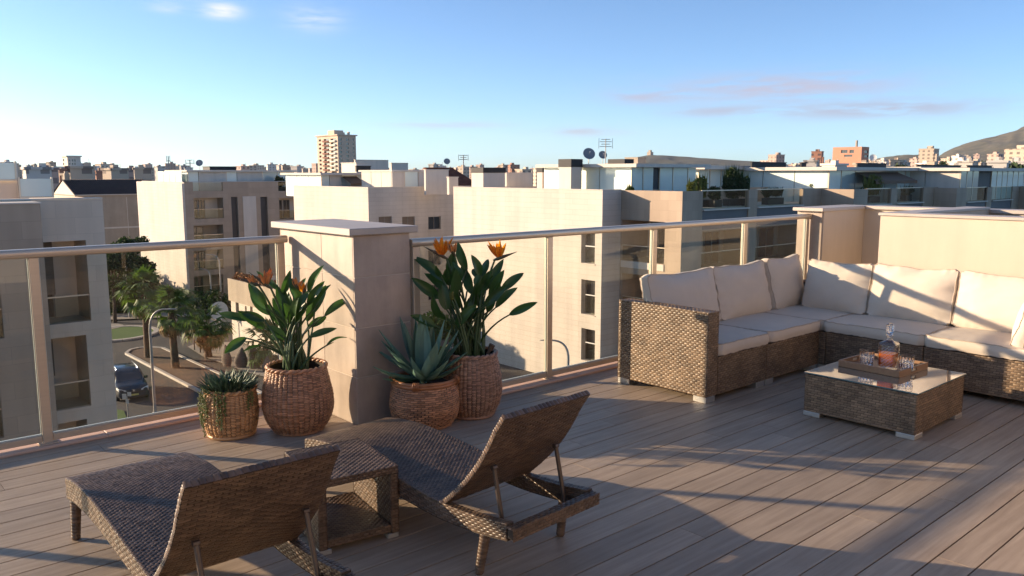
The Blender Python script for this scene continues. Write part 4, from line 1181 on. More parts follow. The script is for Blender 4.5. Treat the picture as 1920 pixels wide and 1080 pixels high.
# pavements
gpoly('pavement', [(190, 600), (420, 590), (420, 583), (190, 588)], GZ + 0.13, M['pave'])
gpoly('pavement', [(352, 650), (372, 642), (520, 640), (600, 690), (600, 730), (470, 700), (380, 668)], GZ + 0.13, M['pave'])
gpoly('verge', [(190, 760), (232, 770), (250, 812), (190, 822)], GZ + 0.05, M['lawn'])
gpoly('drain_cover', [(300, 742), (318, 750), (322, 746), (304, 738)], GZ + 0.006, M['charcoal'])

# ------------------------------------------------------------------ palms
def fan_frond(mat_, n=15, L=0.75, seed=0, sag=0.25):
    rnd = random.Random(seed); mb = MB()
    mb.tube([(0, 0, 0), (0.45, 0, 0.10), (0.85, 0, 0.08)], [0.03, 0.02, 0.012], 4)
    for k in range(n):
        a = (k / (n - 1) - 0.5) * 2.5; ln = L * (1 - 0.25 * abs(a) / 1.25) * rnd.uniform(0.9, 1.1)
        d = Vector((math.cos(a), math.sin(a), 0)); s = Vector((-math.sin(a), math.cos(a), 0)) * 0.055
        p0 = Vector((0.82, 0, 0.08)); p1 = p0 + d * ln * 0.6 + Vector((0, 0, 0.06)); p2 = p0 + d * ln - Vector((0, 0, sag * rnd.uniform(0.5, 1.6)))
        i = len(mb.v); mb.v += [tuple(p0), tuple(p1 - s), tuple(p1 + s), tuple(p2)]
        mb.f += [(i, i + 1, i + 2), (i + 1, i + 3, i + 2)]
    me = bpy.data.meshes.new('frond'); me.from_pydata(mb.v, [], mb.f); me.update(); me.materials.append(mat_)
    return me
FR = [fan_frond(M['frond'], seed=i) for i in range(3)]
FD = [fan_frond(M['frondry'], n=11, L=0.65, seed=9 + i, sag=0.4) for i in range(2)]
def palm(px, py, top_py, label, seed, spread=1.0):
    base = gz(px, py); rnd = random.Random(seed)
    d = (Vector(base) - Vector(CP)).dot(Vector(FW))
    H = (py - top_py) * d / FPX
    r = empty('fan_palm', (base[0], base[1], GZ + 0.05), label, 'palm tree', 'fan palms along the street')
    th = H - 1.25
    pts = [(0.05 * math.sin(t * 2 + seed), 0.03 * t, th * t) for t in np.linspace(0, 1, 12)]
    obj('trunk', MB().tube(pts, [0.27 - 0.09 * t + (0.025 if i % 2 else 0) for i, t in enumerate(np.linspace(0, 1, 12))], 10), M['trunk'], r, smooth=40)
    for k in range(38):
        a = rnd.uniform(0, 2 * math.pi); e = math.radians(rnd.choice((70, 50, 30, 15, 0, -20, -35)) + rnd.uniform(-12, 12))
        o = bpy.data.objects.new('frond', rnd.choice(FR)); link(o); o.parent = r
        o.location = (0.05, 0, th - 0.05 + rnd.uniform(-0.1, 0.15)); o.rotation_euler = (rnd.uniform(-0.3, 0.3), -e, a)
        s = rnd.uniform(0.85, 1.1) * spread; o.scale = (s, s, s)
    for k in range(14):
        a = rnd.uniform(0, 2 * math.pi); e = math.radians(rnd.uniform(-75, -45))
        o = bpy.data.objects.new('dry_frond', rnd.choice(FD)); link(o); o.parent = r
        o.location = (0.05, 0, th - 0.2); o.rotation_euler = (rnd.uniform(-0.3, 0.3), -e, a); o.scale = (0.85 * spread,) * 3
palm(277, 672, 520, 'fan palm with the tallest trunk, at the tip of the street median', 1, 1.4)
palm(328, 692, 552, 'fan palm in the middle of the street median behind the curved lamp', 2, 1.35)
palm(391, 672, 583, 'short fan palm on the pavement corner left of the flowering plant', 3, 1.3)
palm(500, 690, 612, 'small fan palm half hidden behind the left flowering plant', 4, 1.2)

# ------------------------------------------------------------------ leafy masses
def foliage(clumps, n, size, seed, flat=0.7):
    rnd = np.random.default_rng(seed); mb = MB(); C = np.array([c[:3] for c in clumps]); R = np.array([c[3] for c in clumps])
    w = R ** 2; w = w / w.sum()
    for i in rnd.choice(len(clumps), n, p=w):
        d = rnd.normal(size=3); d /= np.linalg.norm(d); q = R[i] * (0.55 + 0.5 * rnd.random())
        p = C[i] + d * q * np.array([1, 1, flat])
        a = rnd.normal(size=3); a /= np.linalg.norm(a); b2 = np.cross(a, rnd.normal(size=3)); b2 /= np.linalg.norm(b2) + 1e-9
        s = size * rnd.uniform(0.6, 1.3)
        mb.quad(p - a * s, p + b2 * s * 0.5, p + a * s, p - b2 * s * 0.5)
    return mb
def tree(name, px, py, d, rad, h, label, seed, m='green', trunk=0.0, cat='tree', n=1500, size=0.16, nb=9, group=None, zb=None):
    p = atD(px, py, d); rnd = random.Random(seed)
    zbase = GZ if zb is None else zb
    r = empty(name, (p[0], p[1], zbase), label, cat, group)
    ztop = p[2] - zbase
    cl = []
    for k in range(nb):
        a = rnd.uniform(0, 2 * math.pi); q = rad * rnd.uniform(0.2, 0.75)
        cl.append((q * math.cos(a), q * math.sin(a), ztop - h * rnd.uniform(0.25, 0.95), rad * rnd.uniform(0.3, 0.5)))
    cl.append((0, 0, ztop - h * 0.35, rad * 0.55))
    tk = MB().tube([(0, 0, 0), (0.05, 0, max(0.1, (ztop - h * 0.8) * 0.6)), (0, 0.05, max(0.2, ztop - h * 0.4))], [0.09 * rad, 0.06 * rad, 0.03 * rad], 7)
    for c in cl[:5]:
        zz = max(0.15, ztop - h * 0.75)
        tk.tube([(0, 0, zz), (c[0] * 0.6, c[1] * 0.6, (zz + c[2]) / 2), c[:3]], [0.04 * rad, 0.03 * rad, 0.012 * rad], 5)
    obj('trunk', tk, M['bark'], r, smooth=60)
    o = obj('crown', foliage(cl, n, size, seed), M[m], r); o['kind'] = 'stuff'
    return r
tree('broadleaf_tree', 232, 424, 80, 2.3, 6.5, 'dark rounded tree in front of the beige house wall', 11, nb=14, n=3600, size=0.22)
tree('broadleaf_tree', 205, 446, 74, 2.2, 6.0, 'dark tree partly hidden behind the nearest grey building', 12, nb=10, n=2000, size=0.2)
tree('broadleaf_tree', 254, 448, 84, 1.6, 6.8, 'dark tree against the corner of the white balcony building', 13, nb=10, n=1600, size=0.22)
tree('broadleaf_tree', 812, 548, 36, 1.6, 4.4, 'bushy green tree seen through the railing beside the agave', 14, 'yellowgreen', n=3000, size=0.12, nb=12)
tree('shrub', 225, 545, 80, 2.6, 2.6, 'wild shrub behind the far kerb of the roundabout', 15, 'hedge', n=1500, size=0.2, cat='shrub')
tree('shrub', 262, 552, 80, 2.4, 2.4, 'wild shrub right of the far lamp post', 16, 'hedge', n=1500, size=0.2, cat='shrub')
tree('shrub', 402, 545, 78, 2.4, 2.4, 'garden shrub at the foot of the balcony building', 17, 'hedge', n=1300, size=0.2, cat='shrub')
tree('shrub', 440, 552, 80, 2.2, 2.0, 'garden shrub beside the low beige house', 18, 'hedge', n=1200, size=0.2, cat='shrub')
tree('broadleaf_tree', 222, 492, 88, 4.0, 6.0, 'dense dark tree mass behind the roundabout, left of the far lamp', 19, n=3600, size=0.26, nb=16)
tree('broadleaf_tree', 258, 500, 92, 4.0, 6.0, 'dense dark tree mass behind the tallest palm', 20, n=2600, size=0.26, nb=16)
tree('broadleaf_tree', 243, 522, 90, 4.4, 4.5, 'low dark thicket below the tree masses behind the roundabout', 21, n=3000, size=0.26, nb=16)
hb = gz(200, 583); he = gz(345, 583)
hm = MB()
hv = (Vector(he) - Vector(hb))
cl = [(hb[0] + hv.x * t, hb[1] + hv.y * t, GZ + 0.55, 0.75) for t in np.linspace(-0.15, 1.0, 22)]
o = obj('dry_grass_bank', foliage(cl, 3600, 0.22, 5), mat('dry_grass', (0.10, 0.085, 0.04), 0.95, island=0.4)); tag(o, 'dry grass and weeds along the far kerb of the roundabout', 'grass', kind='stuff')

# ------------------------------------------------------------------ street lamps
def street_lamp(px, py, top, reach_px, label, arm_h=1.0):
    b0 = gz(px, py); d = (Vector(b0) - Vector(CP)).dot(Vector(FW))
    H = (py - top) * d / FPX
    rch = reach_px * d / FPX
    r = empty('street_lamp', (b0[0], b0[1], GZ), label, 'street lamp', 'curved grey street lamps')
    dirv = rt3 * (1 if rch > 0 else -1); L = abs(rch)
    pts = [Vector((0, 0, 0)), Vector((0, 0, H * 0.4)), Vector((0, 0, H - arm_h * 1.1))]
    pts += bez(Vector((0, 0, H - arm_h)), Vector((0, 0, H)) + dirv * 0.05, dirv * L * 0.62 + Vector((0, 0, H)), 8)
    n = len(pts)
    obj('mast', MB().tube(pts, [0.085 - 0.045 * k / n for k in range(n)], 8), M['lamp'], r, smooth=50)
    e = pts[-1]
    hd = MB().tube([e - dirv * 0.05, e + dirv * L * 0.1, e + dirv * L * 0.38], [0.045, 0.10, 0.05], 8, flat=0.5)
    obj('lamp_head', hd, M['lamp'], r, smooth=50)
    obj('base_flange', MB().lathe([(0.001, 0.12), (0.13, 0.10), (0.15, 0.0)], 10), M['lamp'], r, smooth=40)
street_lamp(291, 775, 577, 52, 'grey street lamp with a long curved arm beside the parked car', 1.15)
street_lamp(243, 597, 473, -20, 'street lamp behind the roundabout, arm pointing left', 0.5)
street_lamp(398, 585, 504, -20, 'shorter of two street lamps before the balcony building', 0.9)
street_lamp(416, 580, 477, -24, 'taller of two street lamps before the balcony building', 0.9)
street_lamp(1064, 792, 635, -52, 'dark thin street lamp with its arm before the white facade', 0.9)

# ------------------------------------------------------------------ parked car
def car():
    c = gz(255, 748)
    ang = math.atan2(md.y, md.x) - 0.12
    r = empty('parked_car', (c[0] - md.x * 1.6, c[1] - md.y * 1.6, GZ + 0.005), 'dark blue people carrier with roof rails parked by the kerb', 'car', None, ang)
    # local +x is the front
    ST = [  # x, half width low, z floor, z belt, half width belt, z roof, half width roof
        (-2.10, 0.74, 0.42, 0.86, 0.78, 1.00, 0.70), (-2.02, 0.84, 0.30, 0.98, 0.86, 1.30, 0.72), (-1.75, 0.88, 0.24, 1.02, 0.90, 1.58, 0.68), (-1.0, 0.90, 0.22, 1.02, 0.91, 1.66, 0.68),
        (-0.2, 0.90, 0.22, 1.00, 0.91, 1.67, 0.67), (0.35, 0.90, 0.22, 0.99, 0.91, 1.60, 0.66), (0.85, 0.90, 0.22, 0.98, 0.90, 1.30, 0.70), (1.25, 0.90, 0.22, 0.97, 0.89, 1.05, 0.80),
        (1.75, 0.89, 0.24, 0.90, 0.86, 0.97, 0.76), (2.06, 0.86, 0.26, 0.80, 0.82, 0.86, 0.70), (2.17, 0.80, 0.30, 0.70, 0.76, 0.74, 0.64)]
    mb = MB(); R = []
    for (x, wl_, zf_, zb, wb_, zr_, wr_) in ST:
        half = [(0, zf_), (wl_ * 0.9, zf_), (wl_, zf_ + 0.12), (wl_ + 0.02, (zf_ + zb) / 2), (wb_, zb), (wr_ + (wb_ - wr_) * 0.12, zr_ - 0.08 * (zr_ - zb)), (wr_ * 0.7, zr_), (0, zr_ + 0.015)]
        ringp = [(x, yy, zz) for (yy, zz) in half] + [(x, -yy, zz) for (yy, zz) in half[-2:0:-1]]
        R.append(ringp); mb.v += ringp
    n = len(R[0])
    for i in range(len(R) - 1):
        for k in range(n):
            k2 = (k + 1) % n
            mb.f.append((i * n + k, i * n + k2, (i + 1) * n + k2, (i + 1) * n + k))
    mb.f.append(tuple(range(n))[::-1]); mb.f.append(tuple((len(R) - 1) * n + k for k in range(n)))
    obj('body', mb, M['paint'], r, smooth=38)
    # windscreen and side windows, set slightly proud of the shell
    def P(i, k, t=0.0, off=0.012):
        a = Vector(R[i][k]); return a
    def pane(name, pts, off):
        pts = [Vector(p) for p in pts]; nn = (pts[1] - pts[0]).cross(pts[2] - pts[0]).normalized()
        if nn.dot(off) < 0: nn = -nn
        return obj(name, MB().poly([tuple(p + nn * 0.012) for p in pts]), M['carglass'], r)
    pane('windscreen', [(0.42, 0.60, 1.55), (0.42, -0.60, 1.55), (1.20, -0.70, 1.07), (1.20, 0.70, 1.07)], Vector((1, 0, 1)))
    pane('rear_window', [(-1.93, 0.60, 1.45), (-1.93, -0.60, 1.45), (-2.07, -0.68, 1.05), (-2.07, 0.68, 1.05)], Vector((-1, 0, 0.2)))
    for s in (-1, 1):
        for (xa, xb, xa2, xb2) in ((-1.70, -0.92, -1.62, -0.92), (-0.85, 0.0, -0.85, 0.0), (0.07, 0.95, 0.07, 0.42)):
            pane('side_window', [(xa, s * 0.905, 1.06), (xb, s * 0.905, 1.06), (xb2, s * 0.735, 1.54), (xa2, s * 0.735, 1.54)], Vector((0, s, 0.3)))
        obj('roof_rail', MB().tube([(-1.6, s * 0.60, 1.60), (-1.5, s * 0.60, 1.72), (0.1, s * 0.60, 1.73), (0.25, s * 0.60, 1.64)], 0.022, 6), M['chrome'], r, smooth=50)
        obj('mirror', MB().cbox(0.62, 0.76, s * 0.98 - 0.11, s * 0.98 + 0.11, 1.02, 1.18, 0.03), M['paint'], r)
        obj('headlight', MB().poly([(2.195, s * 0.40, 0.66), (2.195, s * 0.42, 0.74), (2.07, s * 0.80, 0.86), (1.80, s * 0.885, 0.90), (1.86, s * 0.90, 0.78), (2.12, s * 0.82, 0.70)]).poly([(2.19, s * 0.40, 0.66), (2.11, s * 0.82, 0.70), (1.85, s * 0.895, 0.78), (1.79, s * 0.88, 0.90), (2.06, s * 0.79, 0.86), (2.185, s * 0.42, 0.74)]), M['headlight'], r)
        for x in (-1.38, 1.36):
            wcl = obj('wheel', MB().tube([(x, s * 0.80 - 0.1, 0.32), (x, s * 0.80 + 0.1, 0.32)], 0.32, 18), M['rubber'], r, smooth=40)
            obj('rim', MB().tube([(x, s * 0.905 - 0.01, 0.32), (x, s * 0.905 + 0.01, 0.32)], 0.20, 12), M['chrome'], wcl, smooth=40)
    obj('grille', MB().cbox(2.10, 2.19, -0.55, 0.55, 0.50, 0.61, 0.01), M['rubber'], r)
    obj('badge', MB().tube([(2.16, 0, 0.69), (2.20, 0, 0.69)], 0.07, 10), M['chrome'], r)
    obj('number_plate', MB().box(2.192, 2.205, -0.26, 0.26, 0.38, 0.49), M['plate'], r)
    obj('lower_bumper', MB().cbox(2.02, 2.18, -0.72, 0.72, 0.24, 0.36, 0.03), M['rubber'], r)
car()
# roadside sign seen from behind, in front of the car
sp = gz(241, 792)
sg_ = empty('road_sign', (sp[0], sp[1], GZ), 'small white sign on a thin post in front of the parked car', 'sign')
d_ = (Vector(sp) - Vector(CP)).dot(Vector(FW)); hS = (792 - 742) * d_ / FPX
obj('post', MB().tube([(0, 0, 0), (0, 0, hS)], 0.035, 6), M['lamp'], sg_)
for (dx, dz, w, h) in ((-0.12, 0.0, 0.22, 0.30), (0.16, 0.14, 0.20, 0.22), (0.02, -0.28, 0.16, 0.22)):
    p = rt3 * dx - fh3 * 0.05
    a = MB()
    c_ = [p - rt3 * w / 2, p + rt3 * w / 2]
    a.quad(c_[0] + Vector((0, 0, hS + dz - h / 2)), c_[1] + Vector((0, 0, hS + dz - h / 2)), c_[1] + Vector((0, 0, hS + dz + h / 2)), c_[0] + Vector((0, 0, hS + dz + h / 2)))
    a.quad(*[Vector(q) + fh3 * 0.03 for q in a.v[:4]])
    for e in range(4): a.f.append((e, (e + 1) % 4, 4 + (e + 1) % 4, 4 + e))
    obj('plate', a, M['dishw'], sg_)
# pointed fins on the pavement corner, bollards
for i, (px, py, w, h, lab) in enumerate(((426, 690, 22, 42, 'leftmost pointed grey brown garden fin on the pavement corner'), (452, 692, 26, 38, 'second pointed grey brown garden fin from the left'), (478, 694, 24, 48, 'tall pointed grey brown garden fin behind the succulent basket'), (500, 700, 18, 30, 'small garden fin half hidden by the red brown basket'))):
    p = gz(px, py); d = (Vector(p) - Vector(CP)).dot(Vector(FW)); W_, H_ = w * d / FPX, h * d / FPX
    pr = [(0.001, H_), (W_ * 0.10, H_ * 0.92), (W_ * 0.28, H_ * 0.7), (W_ * 0.44, H_ * 0.42), (W_ * 0.46, H_ * 0.25), (W_ * 0.34, 0)]
    mb = MB().lathe(pr, 14)
    mb.v = [(x * 1.1 + 0.12 * W_ * (z / H_) ** 2 * (1 if i % 2 else -1), y_ * 0.45, z * (1 + 0.05 * math.sin(x * 9))) for (x, y_, z) in mb.v]
    o = obj('garden_fin', mb, M['boulder'], None, smooth=50, loc=(p[0], p[1], GZ + 0.131), rz=math.atan2(RT[1], RT[0]) + 0.3 * (i - 1)); tag(o, lab, 'garden fin', 'pointed garden fins')
for (px, py, lab) in ((365, 659, 'thin black bollard left of the pavement corner palm'), (376, 664, 'second thin black bollard beside the short palm'), (383, 664, 'third black bollard touching the short palm trunk')):
    p = gz(px, py)
    o = obj('bollard', MB().tube([(0, 0, 0), (0, 0, 0.85), (0, 0, 0.9)], [0.05, 0.05, 0.035], 8), M['black'], None, smooth=40, loc=(p[0], p[1], GZ + 0.13)); tag(o, lab, 'bollard', 'pavement bollards')

# =================================================================== BUILDINGS
def wobj(name, mb, m, parent, smooth=None):
    o = obj(name, mb, m, parent, smooth)
    o.matrix_parent_inverse = Matrix.Translation(-Vector(parent.location))
    return o
def upt(ax, c, u, z, d): return (u, c + d, z) if ax == 'Y' else (c + d, u, z)
def ubox(mb, ax, c, ua, ub, za, zb, d0, d1):
    a, e = upt(ax, c, ua, za, d0), upt(ax, c, ub, zb, d1)
    return mb.box(min(a[0], e[0]), max(a[0], e[0]), min(a[1], e[1]), max(a[1], e[1]), za, zb)
def facade(mb, ax, c, u0, u1, z0, z1, holes):
    """one wall face with real openings; each opening has reveals going back by its own depth"""
    us = sorted(set([u0, u1] + [min(max(h[k], u0), u1) for h in holes for k in (0, 1)]))
    zs = sorted(set([z0, z1] + [min(max(h[k], z0), z1) for h in holes for k in (2, 3)]))
    for a, b2 in zip(us[:-1], us[1:]):
        for e, g in zip(zs[:-1], zs[1:]):
            mu, mz = (a + b2) / 2, (e + g) / 2
            if any(h[0] < mu < h[1] and h[2] < mz < h[3] for h in holes): continue
            mb.quad(upt(ax, c, a, e, 0), upt(ax, c, b2, e, 0), upt(ax, c, b2, g, 0), upt(ax, c, a, g, 0))
    for (a, b2, e, g, d) in holes:
        mb.quad(upt(ax, c, a, e, 0), upt(ax, c, a, e, d), upt(ax, c, a, g, d), upt(ax, c, a, g, 0))
        mb.quad(upt(ax, c, b2, e, 0), upt(ax, c, b2, g, 0), upt(ax, c, b2, g, d), upt(ax, c, b2, e, d))
        mb.quad(upt(ax, c, a, e, 0), upt(ax, c, b2, e, 0), upt(ax, c, b2, e, d), upt(ax, c, a, e, d))
        if g < z1 - 1e-4: mb.quad(upt(ax, c, a, g, 0), upt(ax, c, a, g, d), upt(ax, c, b2, g, d), upt(ax, c, b2, g, 0))
    return mb
def window(parent, ax, c, h, pane='pane', mull=1, shutter=0.0):
    a, b2, e, g, d = h; t = 0.05; f = MB()
    ubox(f, ax, c, a, a + t, e, g, d - 0.06, d - 0.005); ubox(f, ax, c, b2 - t, b2, e, g, d - 0.06, d - 0.005)
    ubox(f, ax, c, a + t, b2 - t, e, e + t, d - 0.06, d - 0.005); ubox(f, ax, c, a + t, b2 - t, g - t, g, d - 0.06, d - 0.005)
    for k in range(mull):
        u = a + (b2 - a) * (k + 1) / (mull + 1); ubox(f, ax, c, u - t / 2, u + t / 2, e + t, g - t, d - 0.055, d - 0.01)
    fr = wobj('window', f, M['frame'], parent)
    obj('pane', ubox(MB(), ax, c, a, b2, e, g, d - 0.004, d + 0.05), M[pane], fr)
    if shutter: obj('shutter', ubox(MB(), ax, c, a + t, b2 - t, g - (g - e) * shutter, g - t, d - 0.05, d - 0.02), M['shutter'], fr)
    obj('sill', ubox(MB(), ax, c, a - 0.05, b2 + 0.05, e - 0.06, e - 0.003, -0.05, d - 0.07), M['plaster'], fr)
def loggia(parent, ax, c, h, backm='beige', doors=((0.05, 0.5),), bal=True, rail_h=1.0, balm='balglass', seed=0):
    a, b2, e, g, d = h
    bw = wobj('loggia_wall', ubox(MB(), ax, c, a, b2, e, g, d + 0.002, d + 0.1), M[backm], parent)
    for (p, q) in doors:
        ua, ub = a + (b2 - a) * p, a + (b2 - a) * q
        fr = MB(); t = 0.06
        ubox(fr, ax, c, ua, ua + t, e, g - 0.25, d - 0.06, d); ubox(fr, ax, c, ub - t, ub, e, g - 0.25, d - 0.06, d)
        ubox(fr, ax, c, (ua + ub) / 2 - t / 2, (ua + ub) / 2 + t / 2, e, g - 0.25 - t, d - 0.055, d); ubox(fr, ax, c, ua + t, ub - t, g - 0.25 - t, g - 0.25, d - 0.06, d)
        dr = wobj('door', fr, M['frame'], parent)
        obj('pane', ubox(MB(), ax, c, ua + t, ub - t, e + 0.02, g - 0.25 - t, d - 0.02, d - 0.005), M['pane'], dr)
    if bal:
        pn = wobj('balustrade', ubox(MB(), ax, c, a + 0.02, b2 - 0.02, e + 0.03, e + rail_h, 0.10, 0.115), M[balm], parent)
        obj('handrail', ubox(MB(), ax, c, a + 0.005, b2 - 0.005, e + rail_h + 0.002, e + rail_h + 0.05, 0.085, 0.13), M['alu'], pn)
def block(name, label, cat, X0, X1, Y0, Y1, zt, hx=(), hy=(), m='white', my=None, roof_z=None, group=None):
    """solid building with opened -X and -Y faces, plain far faces and a roof; returns the parent"""
    r = empty(name, (X0, Y0, GZ), label, cat, group)
    w = facade(MB(), 'X', X0, Y0, Y1, GZ, zt, list(hx))
    wobj('wall', w, M[m], r)
    wobj('wall', facade(MB(), 'Y', Y0, X0, X1, GZ, zt, list(hy)), M[my or m], r)
    w = MB().quad((X1, Y0, GZ), (X1, Y1, GZ), (X1, Y1, zt), (X1, Y0, zt)).quad((X0, Y1, GZ), (X0, Y1, zt), (X1, Y1, zt), (X1, Y1, GZ))
    wobj('wall', w, M[m], r)
    rz_ = zt - 1.05 if roof_z is None else roof_z
    wobj('roof', MB().box(X0 + 0.26, X1 - 0.26, Y0 + 0.26, Y1 - 0.26, rz_ - 0.2, rz_), M['plaster'], r)
    return r
def coping(parent, segs, zt, m='cap', t=0.06, w=0.30):
    for (xa, ya, xb, yb) in segs:
        wobj('coping', MB().box(min(xa, xb) - 0.03, max(xa, xb) + (w if abs(xa - xb) < 1e-6 else 0.0), min(ya, yb) - 0.03, max(ya, yb) + (w if abs(ya - yb) < 1e-6 else 0.0), zt + 0.003, zt + t), M[m], parent)
def cbx(l, c, r, yt, d):
    p = atD(c, yt, d); return p[0], onY(r, yt, p[1])[0], p[1], onX(l, yt, p[0])[1], p[2]
def HX(X, x0, x1, y0, y1, d=0.18):      # opening on a -X face from photo pixels
    a, b2 = onX(x0, y0, X), onX(x1, y1, X); m_ = onX((x0 + x1) / 2, y0, X)[2]; n_ = onX((x0 + x1) / 2, y1, X)[2]
    return (min(a[1], b2[1]), max(a[1], b2[1]), n_, m_, d)
def HY(Y, x0, x1, y0, y1, d=0.18):
    a, b2 = onY(x0, y0, Y), onY(x1, y1, Y); m_ = onY((x0 + x1) / 2, y0, Y)[2]; n_ = onY((x0 + x1) / 2, y1, Y)[2]
    return (min(a[0], b2[0]), max(a[0], b2[0]), n_, m_, d)
def wallseg(px0, px1, Y): return onY(px0, 400, Y)[0], onY(px1, 400, Y)[0]

# ---- nearest building on the left
X0, X1, Y0, Y1, zt = cbx(70, 76, 192, 375, 29.0)
XL = X0 - 9.0
hol = []
for (ya, yb) in ((452, 606), (632, 768), (792, 905)):
    hol.append(HY(Y0, 80, 172, ya, yb, 1.7))
r = block('grey_apartment_building', 'nearest grey and white building at the left edge, two balconies visible', 'building', XL, X1, Y0, Y0 + 13, zt, hy=hol, m='lightstone')
for i, h in enumerate(hol):
    loggia(r, 'Y', Y0, h, 'plaster', ((0.03, 0.42),), rail_h=0.95)
    wobj('roller_shutter', ubox(MB(), 'Y', Y0, h[0] + 0.05, h[0] + (h[1] - h[0]) * 0.43, h[2] + (0.9 if i != 1 else 1.0), h[3] - 0.05, 1.50, 1.60), M['shutter'], r)
coping(r, [(XL, Y0, X1, Y0)], zt, 'plaster', 0.05, 0.5)
# the projecting taupe volume
pt_ = atD(75, 382, 27.6); z2 = pt_[2]
hol2 = [HY(pt_[1], -95, 9, ya, yb, 1.4) for (ya, yb) in ((500, 640), (690, 830))]
tv = wobj('projecting_bay', facade(MB(), 'Y', pt_[1], XL - 2, pt_[0], GZ, z2, hol2).quad((pt_[0], pt_[1], GZ), (pt_[0], Y0 - 0.003, GZ), (pt_[0], Y0 - 0.003, z2), (pt_[0], pt_[1], z2)).quad((XL - 2, pt_[1], z2), (pt_[0], pt_[1], z2), (pt_[0], Y0 - 0.003, z2), (XL - 2, Y0 - 0.003, z2)), M['taupe'], r)
for h in hol2: loggia(r, 'Y', pt_[1], h, 'beige', ((0.5, 0.95),), rail_h=0.95)
wobj('coping', MB().box(XL - 2, pt_[0] + 0.04, pt_[1] - 0.04, Y0 - 0.01, z2 + 0.004, z2 + 0.05), M['plaster'], r)
# its roof terrace: frosted wind screens and a stair head
a = onY(-60, 338, Y0 + 2.5); b2 = onY(33, 338, Y0 + 2.5)
wobj('stair_head', MB().box(a[0], b2[0], Y0 + 2.5, Y0 + 7, zt - 0.6, onY(20, 338, Y0 + 2.5)[2]), M['lightstone'], r)
def screen(parent, px0, px1, y0, y1, Y):
    h = HY(Y, px0, px1, y0, y1); f = MB(); t = 0.06
    ubox(f, 'Y', Y, h[0] - t, h[0], h[2] - t, h[3] + t, -0.03, 0.03); ubox(f, 'Y', Y, h[1], h[1] + t, h[2] - t, h[3] + t, -0.03, 0.03)
    ubox(f, 'Y', Y, h[0], h[1], h[2] - t, h[2], -0.03, 0.03)
    fr = wobj('wind_screen', f, M['alu'], parent)
    obj('pane', ubox(MB(), 'Y', Y, h[0], h[1], h[2], h[3], -0.01, 0.01), M['frost'], fr)
screen(r, -30, 29, 305, 336, Y0 + 2.4)
screen(r, 37, 98, 335, 368, Y0 + 2.0)

# ---- house with dark tiled roof
X0, X1, Y0, Y1, zt = cbx(112, 140, 264, 366, 108.0)
hs_ = empty('tiled_house', (X0, Y0, GZ), 'beige rendered house with dark tiled roof and white gable', 'house')
X1 += 2.0; YD = 11.0; zr_ = onY(190, 338, Y0 + 5.5)[2]
wobj('wall', MB().box(X0, X1, Y0, Y0 + YD, GZ, zt - 0.02), M['beige'], hs_)
for u in (0.28, 0.62): wobj('wall_seam', MB().box(X0 + (X1 - X0) * u, X0 + (X1 - X0) * u + 0.06, Y0 - 0.03, Y0 - 0.002, GZ, zt - 0.4), M['plaster'], hs_)
wobj('string_course', MB().box(X0 - 0.02, X1, Y0 - 0.06, Y0 - 0.003, zt - 4.6, zt - 4.4), M['plaster'], hs_)
wobj('gable', MB().poly([(X0 - 0.02, Y0, zt), (X0 - 0.02, Y0 + YD, zt), (X0 - 0.02, Y0 + YD / 2, zr_)]).poly([(X1, Y0, zt), (X1, Y0 + YD / 2, zr_), (X1, Y0 + YD, zt)]), M['plaster'], hs_)
wobj('gutter', MB().box(X0 - 0.1, X1 + 0.1, Y0 - 0.35, Y0 - 0.2, zt - 0.05, zt + 0.06), M['plaster'], hs_)
nt = 46
rm = MB()
for k in range(nt):          # ribbed pan tiles, one rib per course line
    xa = X0 - 0.15 + (X1 - X0 + 0.3) * k / nt; wx = (X1 - X0 + 0.3) / nt
    A0, A1 = Vector((xa, Y0 - 0.3, zt + 0.05)), Vector((xa, Y0 + YD / 2, zr_ + 0.08))
    for (u0, u1, h0, h1) in ((0, 0.25, 0, 0.09), (0.25, 0.5, 0.09, 0.09), (0.5, 0.75, 0.09, 0), (0.75, 1.0, 0, 0)):
        o0, o1 = Vector((u0 * wx, 0, h0)), Vector((u1 * wx, 0, h1))
        rm.quad(A0 + o0, A0 + o1, A1 + o1, A1 + o0)
rm.quad((X0 - 0.15, Y0 + YD + 0.3, zt + 0.05), (X1 + 0.15, Y0 + YD + 0.3, zt + 0.05), (X1 + 0.15, Y0 + YD / 2, zr_ + 0.08), (X0 - 0.15, Y0 + YD / 2, zr_ + 0.08))
rf = wobj('roof', rm, M['tile'], hs_)
cx_ = onY(125, 340, Y0 + YD / 2)[0]
obj('chimney', MB().box(cx_ - 0.3, cx_ + 0.35, Y0 + YD / 2 - 0.3, Y0 + YD / 2 + 0.3, zr_ - 1, zr_ + 0.95).box(cx_ - 0.2, cx_ + 0.25, Y0 + YD / 2 - 0.2, Y0 + YD / 2 + 0.2, zr_ + 0.952, zr_ + 1.25), M['beige'], rf)

